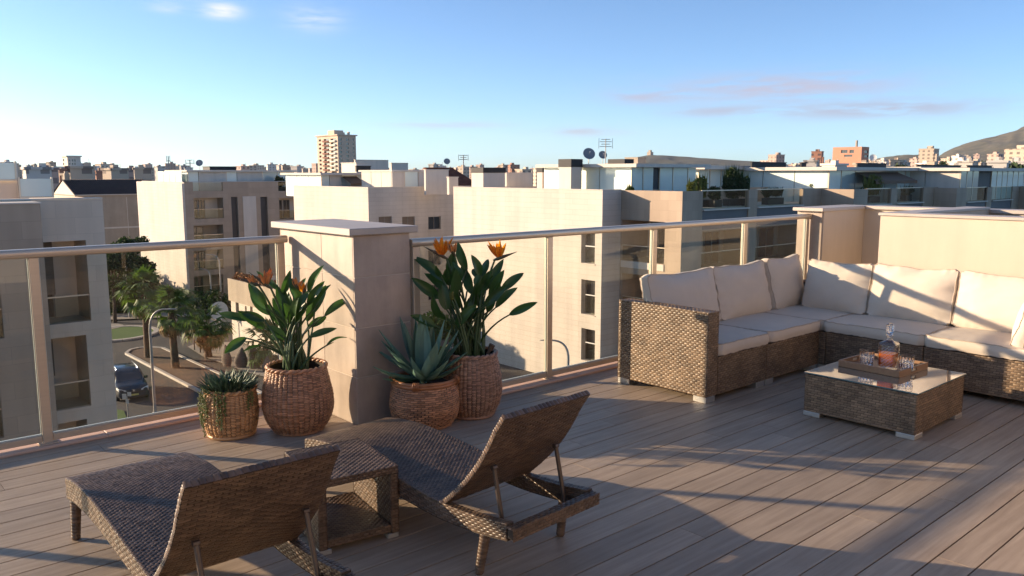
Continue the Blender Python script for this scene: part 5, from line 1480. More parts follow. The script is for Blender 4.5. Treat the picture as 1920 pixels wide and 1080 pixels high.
# ---- white and taupe balcony building
X0, X1, Y0, Y1, zt = cbx(266, 345, 600, 342, 86.0)
hy_ = []
rows = ((371, 410), (422, 458), (469, 506), (516, 553))
for (ya, yb) in rows: hy_.append(HY(Y0, 363, 420, ya, yb, 1.6))
for (ya, yb) in rows: hy_.append(HY(Y0, 523, 580, ya, yb, 1.6))
gp = [HY(Y0, 361, 418, 336, 358, 0.3), HY(Y0, 521, 560, 336, 358, 0.3)]
dk = [HY(Y0, 433, 454, 369, 560, 0.35), HY(Y0, 488, 509, 369, 560, 0.35)]
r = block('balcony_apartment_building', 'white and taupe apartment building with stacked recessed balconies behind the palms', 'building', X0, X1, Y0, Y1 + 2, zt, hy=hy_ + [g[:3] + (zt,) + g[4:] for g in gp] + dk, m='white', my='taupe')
for i, h in enumerate(hy_): loggia(r, 'Y', Y0, h, 'beige' if i % 2 else 'plaster', ((0.02, 0.3), (0.33, 0.55)) if i % 2 == 0 else ((0.05, 0.5),))
for g in gp: 
    pn = wobj('parapet_glass', ubox(MB(), 'Y', Y0, g[0], g[1], g[2], zt - 0.02, 0.05, 0.07), M['balglass'], r)
for g in dk: wobj('dark_panel', ubox(MB(), 'Y', Y0, g[0], g[1], g[2], g[3], 0.30, 0.349), M['charcoal'], r)
wh = HY(Y0, 454.5, 487.5, 368, 560)
wobj('white_strip', ubox(MB(), 'Y', Y0, wh[0], wh[1], wh[2], wh[3], -0.06, -0.004), M['plaster'], r)
pq = onX(341, 350, X0)
wobj('pilaster', MB().box(X0 - 0.25, X0 - 0.003, Y0 - 0.02, Y0 + 0.35, GZ, zt - 0.1), M['white'], r)
coping(r, [(X0, Y0, X1, Y0), (X0, Y0, X0, Y1)], zt, 'cap', 0.07)
BB = (X0, X1, Y0, Y1, zt)

# ---- low beige house by the street corner
X0, X1, Y0, Y1, zt = cbx(432, 520, 620, 545, 60.0)
hx_ = [HX(X0, 441, 449, 556, 602, 0.25), HX(X0, 468, 474, 560, 585, 0.25), HX(X0, 459, 463, 574, 587, 0.25)]
r = block('low_beige_house', 'low two tone house with planted roof edge behind the left flowering plant', 'house', X0, X1, Y0, Y1, zt, hx=hx_, m='white')
for h in hx_: window(r, 'X', X0, h, 'pane', 0)
wobj('upper_band', MB().box(X0 - 0.15, X0 - 0.003, Y0 - 0.1, Y1 + 0.1, zt - 1.7, zt + 0.1), M['beige'], r)
fl = [(X0 + 0.7, Y0 + (Y1 - Y0) * t, zt + 0.15, 0.5) for t in np.linspace(0, 1, 14)]
o = wobj('roof_planting', foliage(fl, 900, 0.15, 6), mat('dry_creeper', (0.22, 0.09, 0.03), 0.9, island=0.5), r); o['kind'] = 'stuff'
p = gz(412, 600)
d = atD(412, 583, 66.0)
o = empty('white_dish', (d[0], d[1], GZ), 'white round dish on a pole between the palms and the low house', 'satellite dish')
obj('reflector', MB().tube([(0, 0, d[2] - GZ), Vector((0, 0, d[2] - GZ)) - fh3 * 0.08 + Vector((0, 0, 0.02)), Vector((0, 0, d[2] - GZ)) - fh3 * 0.16 + Vector((0, 0, 0.04))], [0.3, 0.62, 0.75], 18), M['dishw'], o, smooth=60)
obj('pole', MB().tube([(0, 0, 0), (0, 0, d[2] - GZ)], 0.06, 6), M['mast'], o)
wl0, wl1 = gz(395, 612), gz(560, 640)
gw = empty('garden_wall', (wl0[0], wl0[1], GZ), 'low grey garden wall at the foot of the low house', 'wall')
v_ = Vector(wl1) - Vector(wl0); an = math.atan2(v_.y, v_.x)
gw.rotation_euler.z = an
obj('wall', MB().box(0, v_.length, 0, 0.2, 0, 1.5), M['beige'], gw)
obj('coping', MB().box(-0.05, v_.length, -0.05, 0.25, 1.504, 1.58), M['kerbstone'], gw)

# ---- sawtooth row of white blocks
def rooftop_coping(r, X0, X1, Y0, Y1, zt): coping(r, [(X0, Y0, X1, Y0), (X0, Y0 + 0.3, X0, Y1)], zt, 'plaster', 0.05)
X0, X1, Y0, Y1, zt = cbx(550, 690, 880, 352, 66.0)
hol = [HY(Y0, a, b2, ya, yb) for (ya, yb) in ((406, 430), (469, 497), (534, 562), (598, 626)) for (a, b2) in ((710, 735), (754, 778), (803, 827))]
r = block('white_apartment_block', 'white clad block with rows of small windows behind the stone pillar', 'building', X0, X1, Y0, Y1, zt, hy=hol, group='white clad blocks in a stepped row')
for i, h in enumerate(hol): window(r, 'Y', Y0, h, 'pane', 1, (0.98, 0.95, 0.0)[i % 3])
rooftop_coping(r, X0, X1, Y0, Y1, zt)
W1 = (X0, X1, Y0, Y1, zt)
X0, X1, Y0, Y1, zt = cbx(850, 1130, 1165, 357, 50.0)
hol = [HX(X0, 1090, 1115, ya, yb, 0.45) for (ya, yb) in ((437, 494), (525, 590), (617, 677))]
r = block('white_apartment_block', 'large sunlit blank white facade with three tall windows near its edge', 'building', X0, X1 + 14, Y0, Y1, zt, hx=hol, group='white clad blocks in a stepped row')
for h in hol:
    window(r, 'X', X0, h, 'pane', 0)
    pn = wobj('balustrade', ubox(MB(), 'X', X0, h[0] + 0.02, h[1] - 0.3, h[2] + 0.05, h[2] + (h[3] - h[2]) * 0.55, 0.10, 0.115), M['balglass'], r)
    obj('handrail', ubox(MB(), 'X', X0, h[0], h[1] - 0.3, h[2] + (h[3] - h[2]) * 0.55 + 0.002, h[2] + (h[3] - h[2]) * 0.55 + 0.06, 0.08, 0.14), M['dishw'], pn)
rooftop_coping(r, X0, X1, Y0, Y1, zt)
W2 = (X0, X1, Y0, Y1, zt)
# next block: lit end wall with loggias, long shaded front with glass parapets
def front_block(name, label, X0, X1, Y0, Y1, zt, bays, hx=(), floors=3, pent=True):
    ph, lg, gb = [], [], []
    for (a, b2) in bays:
        xa, xb = wallseg(a, b2, Y0)
        ph.append((xa, xb, zt - 1.12, zt, 0.28))
        gb.append((xa, xb, zt - 2.35, zt - 1.22, 0.12))
        for k in range(floors):
            z_ = zt - 2.45 - 2.95 * k
            lg.append((xa, xb, z_ - 2.35, z_, 1.8))
    r = block(name, label, 'building', X0, X1, Y0, Y1, zt, hx=hx, hy=ph + lg + gb, m='taupe', group='taupe blocks in a stepped row')
    for i, h in enumerate(ph):
        n = max(2, round((h[1] - h[0]) / 1.6)); w_ = (h[1] - h[0]) / n
        for k in range(n):
            wobj('parapet_glass', ubox(MB(), 'Y', Y0, h[0] + k * w_ + 0.02, h[0] + (k + 1) * w_ - 0.02, h[2] + 0.03, zt - 0.03, 0.10, 0.12), M['balglass'], r)
        wobj('parapet_rail', ubox(MB(), 'Y', Y0, h[0], h[1], zt - 0.028, zt + 0.03, 0.08, 0.14), M['alu'], r)
        wobj('ledge', ubox(MB(), 'Y', Y0, h[0], h[1], h[2] - 0.08, h[2] - 0.003, -0.12, 0.25), M['plaster'], r)
    for h in gb: wobj('grey_band', ubox(MB(), 'Y', Y0, h[0], h[1], h[2], h[3], 0.08, 0.119), M['greyband'], r)
    for i, h in enumerate(lg): loggia(r, 'Y', Y0, h, 'beige' if i % 3 else 'taupe', ((0.08, 0.45), (0.55, 0.9)))
    return r
X5 = W2[1]; Y5 = onX(1280, 358, X5)[1]; zt5 = 0.56
X5e = onY(1540, 350, Y5)[0]
hx5 = [HX(X5, 1166, 1245, ya, yb, 2.6) for (ya, yb) in ((414, 492), (516, 590), (612, 680), (700, 760))]
r5 = front_block('taupe_apartment_block', 'taupe block with sunlit end wall and open balconies above the sofa arm', X5, X5e + 6, Y5, W2[2] - 0.005, zt5, ((1317, 1403), (1419, 1504)), hx5)
for i, h in enumerate(hx5): loggia(r5, 'X', X5, h, 'plaster', ((0.55, 0.92),), rail_h=0.95)
for h in hx5: wobj('balcony_front', ubox(MB(), 'X', X5, h[0] + (h[1] - h[0]) * 0.0, h[1], h[2] - 0.42, h[2] - 0.004, -0.05, -0.004), M['plaster'], r5)
X6 = X5e; Y6 = onX(1602, 350, X6)[1]; X6e = onY(1752, 347, Y6)[0]
r6 = front_block('taupe_apartment_block', 'taupe block in the middle of the stepped row, above the cream corner wall', X6, X6e + 6, Y6, Y5 - 0.005, 0.50, ((1625, 1669), (1680, 1729)), floors=1)
X7 = X6e; Y7 = onX(1795, 347, X7)[1]; X7e = onY(1912, 347, Y7)[0]
r7 = front_block('taupe_apartment_block', 'taupe block of the stepped row near the right edge of the picture', X7, X7e + 6, Y7, Y6 - 0.005, 0.45, ((1810, 1848), (1857, 1895)), floors=1)
X8 = X7e; Y8 = onX(1950, 347, X8)[1]
r8 = front_block('taupe_apartment_block', 'last taupe block of the stepped row cut by the right edge', X8, X8 + 25, Y8, Y7 - 0.005, 0.42, ((1975, 2040), (2060, 2140)), floors=1)

# ---- penthouses on the roofs: bays of frosted or reflecting glass between posts under a thin roof slab
def penthouse(label, Y, pxs, kinds, ytop, zbase, depth, eave=0.5, slab=0.22, side_l=True, group='roof terrace penthouses', ybot=None):
    xs = [onY(p, ytop, Y)[0] for p in pxs]; ztop = onY((pxs[0] + pxs[-1]) / 2, ytop, Y)[2]
    r = empty('roof_penthouse', (xs[0], Y, zbase), label, 'penthouse', group)
    inner = MB().box(xs[0] + 0.25, xs[-1] - 0.25, Y + 0.30, Y + depth, zbase, ztop - 0.02)
    wobj('core_wall', inner, M['plaster'], r)
    if side_l:
        ny = 3
        for k in range(ny):
            ya, yb = Y + 0.05 + (depth - 0.1) * k / ny, Y + 0.05 + (depth - 0.1) * (k + 1) / ny
            wobj('side_panel', MB().box(xs[0] - 0.02, xs[0] + 0.05, ya + 0.03, yb - 0.03, zbase, ztop - 0.01), M['frost' if kinds[0] == 'g' else 'plaster'], r)
    for (xa, xb, k) in zip(xs[:-1], xs[1:], kinds):
        nsub = max(1, round((xb - xa) / 1.5)) if k in 'gs' else 1
        for q in range(nsub):
            a, c = xa + (xb - xa) * q / nsub, xa + (xb - xa) * (q + 1) / nsub
            if k in 'gs':
                f = wobj('glass_panel', MB().box(a + 0.05, c - 0.05, Y + 0.0, Y + 0.04, zbase, ztop - 0.01), M['frost' if k == 'g' else 'skypane'], r)
                obj('mullion', MB().box(a - 0.03, a + 0.045, Y - 0.03, Y + 0.07, zbase, ztop - 0.008), M['alu'], f)
            elif k == 'w': wobj('wall_panel', MB().box(a + 0.002, c - 0.002, Y - 0.02, Y + 0.28, zbase, ztop - 0.01), M['plaster'], r)
            elif k == 'd': wobj('dark_opening', MB().box(a + 0.02, c - 0.02, Y + 0.05, Y + 0.28, zbase, ztop - 0.01), M['charcoal'], r)
            elif k == 'a':
                aw = wobj('awning', MB().poly([(a, Y - 1.6, ztop - 0.75), (c, Y - 1.6, ztop - 0.75), (c, Y + 0.05, ztop - 0.1), (a, Y + 0.05, ztop - 0.1)]).quad((a, Y - 1.6, ztop - 0.75), (c, Y - 1.6, ztop - 0.75), (c, Y - 1.62, ztop - 0.98), (a, Y - 1.62, ztop - 0.98)), M['fabric_awn'], r)
                wobj('glass_panel', MB().box(a + 0.05, c - 0.05, Y + 0.0, Y + 0.04, zbase, ztop - 0.01), M['skypane'], r)
    wobj('roof_slab', MB().box(xs[0] - eave, xs[-1] + eave, Y - eave * 1.6, Y + depth + 0.3, ztop, ztop + slab), M['plaster'], r)
    return r, ztop
Xb0, Xb1, Yb0, Yb1, ztb = BB
penthouse('long frosted glass penthouse on the balcony apartment building', Yb0 + 2.2, (352, 372, 400, 424, 444, 470, 492, 520, 552), 'gwwgwwsg', 322, ztb - 1.0, 6, 0.3, 0.18)
for k, (pa, pb2) in enumerate(((297, 307), (308, 318), (319, 329), (330, 341))):
    ya, yb = onX(pb2, 330, Xb0 + 0.5)[1], onX(pa, 330, Xb0 + 0.5)[1]
    if k == 0: tscr = empty('terrace_wind_screen', (Xb0 + 0.5, ya, ztb), 'row of frosted screens along the sunlit side of the balcony building roof', 'wind screen')
    wobj('glass_panel', MB().box(Xb0 + 0.45, Xb0 + 0.52, ya, yb, ztb - 1.0, ztb + 1.15), M['frost'], tscr)
Xa, Xz, Ya, Yz, za = W1
penthouse('glazed penthouse with awning on the block behind the pillar', onX(600, 330, Xa + 0.9)[1], (602, 618, 640, 668, 697, 732, 748), 'gwagws', 328, za - 1.0, 7, 0.4, 0.2)
penthouse('cream framed penthouse with tall sliding panes on the block behind the pillar', Ya + 2.0, (735, 754, 758, 784, 797), 'wwgw', 322, za - 1.0, 5, 0.1, 0.15)
X2, X2e, Y2, Y2e, z2_ = W2
penthouse('frosted glass penthouse right of the white roof stack', onX(1184, 330, X5 + 0.9)[1], (1184, 1206, 1226, 1237, 1262, 1290, 1306), 'ggdggg', 314, -0.5, 8, 0.5, 0.22)
penthouse('penthouse with dark pergola above the planted terrace', Y5 + 7.5, (1310, 1352, 1390, 1420, 1470, 1497), 'gsdgs', 318, -0.5, 8, 0.6, 0.28)
penthouse('penthouse with brown awning over the middle stepped block', onX(1553, 330, X6 + 0.7)[1], (1555, 1578, 1604, 1660, 1683, 1712), 'gsaag', 320, -0.55, 8, 0.5, 0.25)
penthouse('cream walled penthouse towards the right of the stepped row', Y6 + 3.2, (1716, 1784, 1790, 1800), 'wgs', 318, -0.55, 8, 0.4, 0.22)
penthouse('glazed penthouse with blue panes near the right edge', onX(1800, 330, X7 + 0.7)[1], (1802, 1836, 1860, 1890, 1930, 1990), 'sdggg', 321, -0.6, 8, 0.5, 0.25)

# ---- small roof structures placed one by one: left edge, corner, right edge, top and bottom (photo), distance
def roof_box(name, label, l, c, r, yt, yb, d, m, cat, cap=None, capm='black', group=None):
    X0, X1, Y0, Y1, zt = cbx(l, c, r, yt, d); zb = onX(c, yb, X0)[2]
    e = empty(name, (X0, Y0, zb), label, cat, group)
    if cap:
        zc_ = onX(c, cap, X0)[2]
        wobj('body', MB().box(X0, X1, Y0, Y1, zb, zc_ - 0.003), M[m], e)
        cp_ = wobj('cowl', MB().box(X0 - 0.03, X1 + 0.03, Y0 - 0.03, Y1 + 0.03, zc_, zt), M[capm], e)
        n = 5
        for k in range(n):
            z_ = zc_ + (zt - zc_) * (k + 0.5) / n
            obj('louvre', MB().box(X0 - 0.06, X1 + 0.05, Y0 - 0.06, Y0 - 0.032, z_ - 0.03, z_ + 0.02), M[capm], cp_)
    else:
        wobj('body', MB().box(X0, X1, Y0, Y1, zb, zt), M[m], e)
        wobj('coping', MB().box(X0 - 0.05, X1 + 0.05, Y0 - 0.05, Y1 + 0.05, zt + 0.003, zt + 0.07), M[m], e)
    return e
rb_ = 'roof chimneys and stair heads'
roof_box('roof_chimney', 'tall cream chimney with black louvred top left of the grey dish', 1048, 1071, 1091, 298, 372, 53, 'plaster', 'chimney', 313, group=rb_)
st1 = roof_box('roof_stair_head', 'white roof stair head carrying the two grey dishes', 1091, 1147, 1181, 311, 372, 53.5, 'plaster', 'stair head', group=rb_)
X0, X1, Y0, Y1, zt = cbx(1091, 1147, 1181, 311, 53.5)
for (px, py, ax_) in ((1114, 320, 'X'), (1139, 317, 'X'), (1166, 322, 'Y')):
    p = onX(px, py, X0) if ax_ == 'X' else onY(px, py, Y0)
    o_ = Vector((-0.1, 0, 0)) if ax_ == 'X' else Vector((0, -0.1, 0))
    wobj('wall_lamp', MB().tube([Vector(p) - o_ * 0.02 * -1, Vector(p) + o_], [0.10, 0.07], 10), M['dishw'], st1)
roof_box('roof_cowl', 'black roof cowl box behind the white stair head', 1141, 1171, 1187, 298, 330, 56, 'plaster', 'roof cowl', 311, group=rb_)
roof_box('roof_chimney', 'cream chimney with black top nearest the dark red roof', 884, 906, 947, 314, 365, 62, 'plaster', 'chimney', 324, group=rb_)
roof_box('roof_chimney', 'cream chimney with black top beside the white gabled stack', 1007, 1017, 1028, 313, 365, 60, 'plaster', 'chimney', 323, group=rb_)
roof_box('roof_stair_head', 'white gabled stack left of the tall cream chimney', 1015, 1019, 1048, 311, 365, 64, 'plaster', 'stair head', group=rb_)
roof_box('roof_stair_head', 'low shaded white parapet between two black topped chimneys', 944, 950, 998, 325, 372, 66, 'plaster', 'stair head', group=rb_)
roof_box('roof_stair_head', 'white stepped wall right of the tall sliding panes', 795, 798, 841, 319, 365, 68, 'plaster', 'stair head', group=rb_)
roof_box('roof_stair_head', 'lower white step beside the dark red roof', 838, 842, 859, 333, 365, 67, 'plaster', 'stair head', group=rb_)
roof_box('roof_stair_head', 'cream stair head with a black cowl below the tall tower', 640, 668, 696, 306, 345, 78, 'plaster', 'stair head', group=rb_)
roof_box('roof_cowl', 'black cowl right under the tall tower', 666, 668, 695, 312, 322, 76, 'black', 'roof cowl', group=rb_)
roof_box('roof_stair_head', 'long pale roof block right of the tall tower', 664, 666, 728, 300, 340, 130, 'plaster', 'stair head', group=rb_)
roof_box('roof_stair_head', 'pale roof block before the small grey dish', 730, 734, 765, 306, 340, 120, 'plaster', 'stair head', group=rb_)
roof_box('roof_cowl', 'flat black solar cowl on the balcony building roof', 380, 393, 443, 313, 322, 95, 'black', 'roof cowl', group=rb_)
roof_box('roof_cowl', 'long black roof cowl over the pergola penthouse', 1408, 1410, 1474, 305, 314, 62, 'black', 'roof cowl', group=rb_)
roof_box('roof_cowl', 'black roof cowl over the awning penthouse', 1606, 1608, 1662, 307, 318, 66, 'black', 'roof cowl', group=rb_)
roof_box('roof_cowl', 'long thin black roof cowl right of the white dish', 1718, 1720, 1802, 310, 318, 72, 'black', 'roof cowl', group=rb_)
roof_box('roof_cowl', 'thin black roof cowl near the right edge', 1813, 1815, 1860, 311, 319, 74, 'black', 'roof cowl', group=rb_)
roof_box('roof_cowl', 'small black roof cowl left of the awning penthouse', 1500, 1503, 1512, 306, 318, 64, 'black', 'roof cowl', group=rb_)
roof_box('roof_stair_head', 'shaded grey roof volume with a stubby chimney behind the glass penthouse', 1172, 1196, 1212, 296, 320, 75, 'beige', 'stair head', group=rb_)
rt_ = cbx(840, 846, 900, 328, 74)
e = empty('red_tiled_roof', (rt_[0], rt_[2], rt_[4]), 'dark red tiled roof between white roof blocks', 'roof')
rm = MB(); nt = 30
for k in range(nt):
    xa = rt_[0] + (rt_[1] - rt_[0]) * k / nt; wx = (rt_[1] - rt_[0]) / nt
    A0, A1 = Vector((xa, rt_[2], rt_[4] - 1.0)), Vector((xa, rt_[2] + 4, rt_[4] + 0.55))
    for (u0, u1, h0, h1) in ((0, .25, 0, .08), (.25, .5, .08, .08), (.5, .75, .08, 0), (.75, 1, 0, 0)):
        rm.quad(A0 + Vector((u0 * wx, 0, h0)), A0 + Vector((u1 * wx, 0, h1)), A1 + Vector((u1 * wx, 0, h1)), A1 + Vector((u0 * wx, 0, h0)))
wobj('tiles', rm, M['tilered'], e)
wobj('roof_body', MB().box(rt_[0], rt_[1], rt_[2] + 0.1, rt_[2] + 4.2, rt_[4] - 4, rt_[4] - 1.1).box(rt_[0], rt_[1], rt_[2] + 4.02, rt_[2] + 4.3, rt_[4] - 4, rt_[4] + 0.7), M['tilered'], e)

# ---- dishes, antennas
def dish(px, py, d, rpx, label, m='dish', ax=0.15, foot=None, group='roof satellite dishes'):
    p = Vector(atD(px, py, d)); R = rpx * d / FPX
    zf_ = atD(px, foot or py + rpx + 6, d)[2]
    e = empty('satellite_dish', (p.x, p.y, zf_), label, 'satellite dish', group)
    n = (-fh3 + rt3 * ax + Vector((0, 0, 0.45))).normalized(); z = Vector((0, 0, p.z - zf_))
    pts, rs = [], []
    for t in np.linspace(0.02, 1, 7): pts.append(z + n * (0.22 * R * t * t)); rs.append(R * t)
    obj('reflector', MB().tube(pts, rs, 24, cap=False), M[m], e, smooth=80)
    obj('feed_arm', MB().tube([z - Vector((0, 0, R * 0.9)) * 0.9 + n * 0.2 * R, z + n * R * 0.85], R * 0.03, 5), M['mast'], e)
    obj('feed_horn', MB().tube([z + n * R * 0.75, z + n * R * 0.95], [R * 0.07, R * 0.1], 8), M['dishw'], e)
    obj('pole', MB().tube([(0, 0, 0), z - n * 0.03], R * 0.07, 6), M['mast'], e)
dish(1104, 289, 54, 11.5, 'larger grey satellite dish on the white stair head', foot=311)
dish(1130, 291, 55, 8, 'smaller grey satellite dish beside the tall antenna', foot=311)
dish(374, 306, 92, 6.5, 'small grey satellite dish on the balcony building roof', foot=320)
dish(838, 303, 110, 6, 'small grey dish above the stepped white wall', foot=320)
dish(1637, 296, 90, 6.5, 'white satellite dish before the terracotta building', 'dishw', -0.3, foot=318)
def antenna(px, y0, y1, d, label, arms=4, w=0.5):
    p = Vector(atD(px, y1, d)); H = (y1 - y0) * d / FPX
    e = empty('roof_antenna', (p.x, p.y, p.z), label, 'antenna', 'roof antennas')
    obj('mast', MB().tube([(0, 0, 0), (0, 0, H)], 0.035 * d / 55, 5), M['mast'], e)
    for k in range(arms):
        z = H * (0.72 + 0.26 * k / max(1, arms - 1))
        ww = w * (1 - 0.25 * (k % 2)) * d / 55
        obj('element', MB().tube([Vector((0, 0, z)) - rt3 * ww * 0.8, Vector((0, 0, z)) + rt3 * ww * 0.8], 0.02 * d / 55, 4), M['mast'], e)
    for s in (-1, 1):
        obj('element', MB().tube([Vector((0, 0, H * 0.65)) + rt3 * s * w * d / 60, Vector((0, 0, H * 1.02)) + rt3 * s * w * d / 60], 0.02 * d / 55, 4), M['mast'], e)
antenna(1135, 261, 312, 54.5, 'tall branched antenna between the two grey dishes')
antenna(869, 291, 320, 100, 'thin branched antenna right of the small grey dish', 3, 0.35)
antenna(357, 300, 322, 94, 'short antenna left of the small dish on the balcony building', 2, 0.3)
antenna(317, 293, 325, 120, 'plain thin mast at the left end of the balcony building roof', 1, 0.12)

# ---- roof terrace plants
def pot_plant(px, py, Y, zb, wpx, label, seed, m='yellowgreen', n=500, size=0.09):
    """a planted pot or trough standing on the roof at height zb, its top reaching the given photo height"""
    p = Vector(onY(px, py, Y)); k = (p - Vector(CP)).dot(Vector(FW)) / FPX; rnd = random.Random(seed)
    e = empty('terrace_shrub', (p.x, p.y, zb), label, 'shrub', 'roof terrace plants')
    R, H = wpx * k / 2, p.z - zb
    cl = [(rnd.uniform(-.75, .75) * R, rnd.uniform(-.4, .4) * min(R, 0.6), 0.45 + (H - 0.45) * rnd.uniform(0.15, 0.85), min(R, H * 0.4) * rnd.uniform(0.3, 0.55)) for _ in range(12)]
    o = obj('crown', foliage(cl, n, size, seed, 1.0), M[m], e); o['kind'] = 'stuff'
    sp = MB()
    for q in range(n // 14):
        a_ = rnd.uniform(0, 6.28); bse = Vector((rnd.uniform(-.8, .8) * R, rnd.uniform(-.3, .3) * min(R, .6), 0.5)); tp_ = bse + Vector((math.cos(a_) * R * 0.35, math.sin(a_) * R * 0.3, (H - 0.4) * rnd.uniform(0.5, 1.08)))
        sd_ = rt3 * 0.05; mid = bse.lerp(tp_, 0.5)
        i_ = len(sp.v); sp.v += [tuple(bse), tuple(mid - sd_), tuple(mid + sd_), tuple(tp_)]; sp.f += [(i_, i_ + 1, i_ + 2), (i_ + 1, i_ + 3, i_ + 2)]
    o = obj('blades', sp, M[m], e); o['kind'] = 'stuff'
    obj('trough', MB().cbox(-R * 0.8, R * 0.8, -0.25, 0.25, 0.0, 0.45, 0.02), M['charcoal'], e)
z5, z6, z7 = zt5 - 1.05, 0.50 - 1.05, 0.45 - 1.05
pot_plant(1375, 313, Y5 + 1.2, z5, 52, 'large dark shrub on the planted roof terrace', 31, 'green', 2600)
pot_plant(1398, 328, Y5 + 0.9, z5, 22, 'spiky green shrub right of the large dark shrub', 32, 'hedge', 700)
pot_plant(1316, 327, Y5 + 1.4, z5, 34, 'yellow green shrub at the left end of the planted terrace', 33, n=700)
pot_plant(1296, 338, Y5 + 1.0, z5, 22, 'small yellow green shrub before the frosted penthouse', 34)
pot_plant(1180, 345, onX(1180, 349, X5 + 0.6)[1], z5, 16, 'low yellow plant at the foot of the frosted penthouse', 35)
pot_plant(1342, 352, Y5 + 0.7, z5, 30, 'dark plant behind the first terrace glass', 36, 'green', 900)
pot_plant(1450, 353, Y5 + 0.7, z5, 70, 'wide planted trough behind the second glass parapet', 37, 'hedge', 1500)
pot_plant(1526, 330, Y5 + 1.2, z5, 16, 'small yellow shrub before the awning penthouse', 38)
pot_plant(1637, 328, Y6 + 1.1, z6, 54, 'rounded yellow green hedge under the brown awning', 39, 'yellowgreen', 1300)
pot_plant(1700, 350, Y6 + 0.8, z6, 30, 'low hedge seen through the glass of the middle block', 40, 'hedge', 600)
pot_plant(1793, 328, Y7 + 2.2, z7, 14, 'spiky plant near the right end of the row', 41)
pot_plant(1835, 321, Y7 + 1.2, z7, 20, 'yellow green shrub before the blue panes', 42)
pot_plant(1829, 348, Y7 + 0.8, z7, 34, 'dark hedge behind the last glass parapet', 43, 'hedge', 700)
pot_plant(525, 332, Yb0 + 0.9, ztb - 1.05, 22, 'green plant on the balcony building roof edge', 44, 'green', size=0.14)
pot_plant(545, 336, Yb0 + 0.9, ztb - 1.05, 12, 'small plant right end of the balcony building roof', 45, 'green', size=0.12)

# =================================================================== THE FAR TOWN
def town_mat(name, col, wcol, bw, bh, fr=0.55):
    m = bpy.data.materials.new(name); m.use_nodes = True
    N, L = m.node_tree.nodes, m.node_tree.links; b = N['Principled BSDF']; b.inputs['Roughness'].default_value = 0.85
    t = N.new('ShaderNodeTexCoord'); s = N.new('ShaderNodeSeparateXYZ'); L.new(t.outputs['Object'], s.inputs[0])
    def mth(op, a, c):
        n = N.new('ShaderNodeMath'); n.operation = op
        for i, x in enumerate((a, c)):
            if isinstance(x, (int, float)): n.inputs[i].default_value = x
            else: L.new(x, n.inputs[i])
        return n.outputs[0]
    u = mth('ADD', s.outputs[0], s.outputs[1])
    fu = mth('FRACT', mth('DIVIDE', u, bw), 0); fz = mth('FRACT', mth('DIVIDE', s.outputs[2], bh), 0)
    g = N.new('ShaderNodeNewGeometry'); sn = N.new('ShaderNodeSeparateXYZ'); L.new(g.outputs['Normal'], sn.inputs[0])
    wmk = mth('MULTIPLY', mth('MULTIPLY', mth('GREATER_THAN', fu, fr), mth('GREATER_THAN', fz, 0.5)), mth('LESS_THAN', sn.outputs[2], 0.5))
    oi = N.new('ShaderNodeObjectInfo'); mr = N.new('ShaderNodeMapRange'); mr.inputs[3].default_value = 0.75; mr.inputs[4].default_value = 1.2
    L.new(oi.outputs['Random'], mr.inputs[0])
    vm = N.new('ShaderNodeVectorMath'); vm.operation = 'SCALE'; vm.inputs[0].default_value = col; L.new(mr.outputs[0], vm.inputs['Scale'])
    mx = N.new('ShaderNodeMixRGB'); mx.inputs[2].default_value = (*wcol, 1); L.new(wmk, mx.inputs[0]); L.new(vm.outputs[0], mx.inputs[1])
    L.new(mx.outputs[0], b.inputs['Base Color'])
    return m
TM = [town_mat('far_white', (0.60, 0.54, 0.48), (0.26, 0.23, 0.21), 3.4, 3.0), town_mat('far_sand', (0.50, 0.40, 0.30), (0.22, 0.17, 0.14), 4.1, 3.0), town_mat('far_pink', (0.52, 0.37, 0.30), (0.22, 0.16, 0.14), 3.8, 3.1), town_mat('far_terracotta', (0.36, 0.17, 0.11), (0.12, 0.07, 0.06), 5.0, 3.1), town_mat('far_grey', (0.36, 0.35, 0.35), (0.14, 0.13, 0.13), 3.6, 3.0)]
TN = ['white', 'sandy', 'pinkish', 'terracotta', 'grey']
def far_building(px, ytop, wpx, d, ti, rnd, label, group, name='distant_building'):
    p = atD(px, ytop, d); W_ = max(6, wpx * d / FPX); H = p[2] - GZ
    mb = MB().box(-W_ * 0.35, W_ * 0.35, -W_ * 0.3, W_ * 0.3, 0, H)
    mb.box(-W_ * 0.35 - 0.3, W_ * 0.35 + 0.3, -W_ * 0.3 - 0.3, W_ * 0.3 + 0.3, H + 0.01, H + 0.5)
    a = rnd.uniform(-0.2, 0.1); hs2 = min(2.5, W_ * 0.12)
    mb.box(W_ * a, W_ * (a + 0.2), -W_ * 0.12, W_ * 0.1, H + 0.51, H + 0.5 + hs2)
    if rnd.random() < 0.6: mb.box(-W_ * 0.33, -W_ * 0.05, -W_ * 0.42, -W_ * 0.301, 0, H * rnd.uniform(0.75, 0.95))
    if rnd.random() < 0.2: mb.box(W_ * 0.20, W_ * 0.215, 0, W_ * 0.015, H + 0.51, H + 0.6 + W_ * rnd.uniform(0.1, 0.25))
    o = obj(name, mb, TM[ti], None, loc=(p[0], p[1], GZ), rz=rnd.uniform(-0.35, 0.35))
    return tag(o, label, 'building', group)
rnd = random.Random(12)
skyline = []
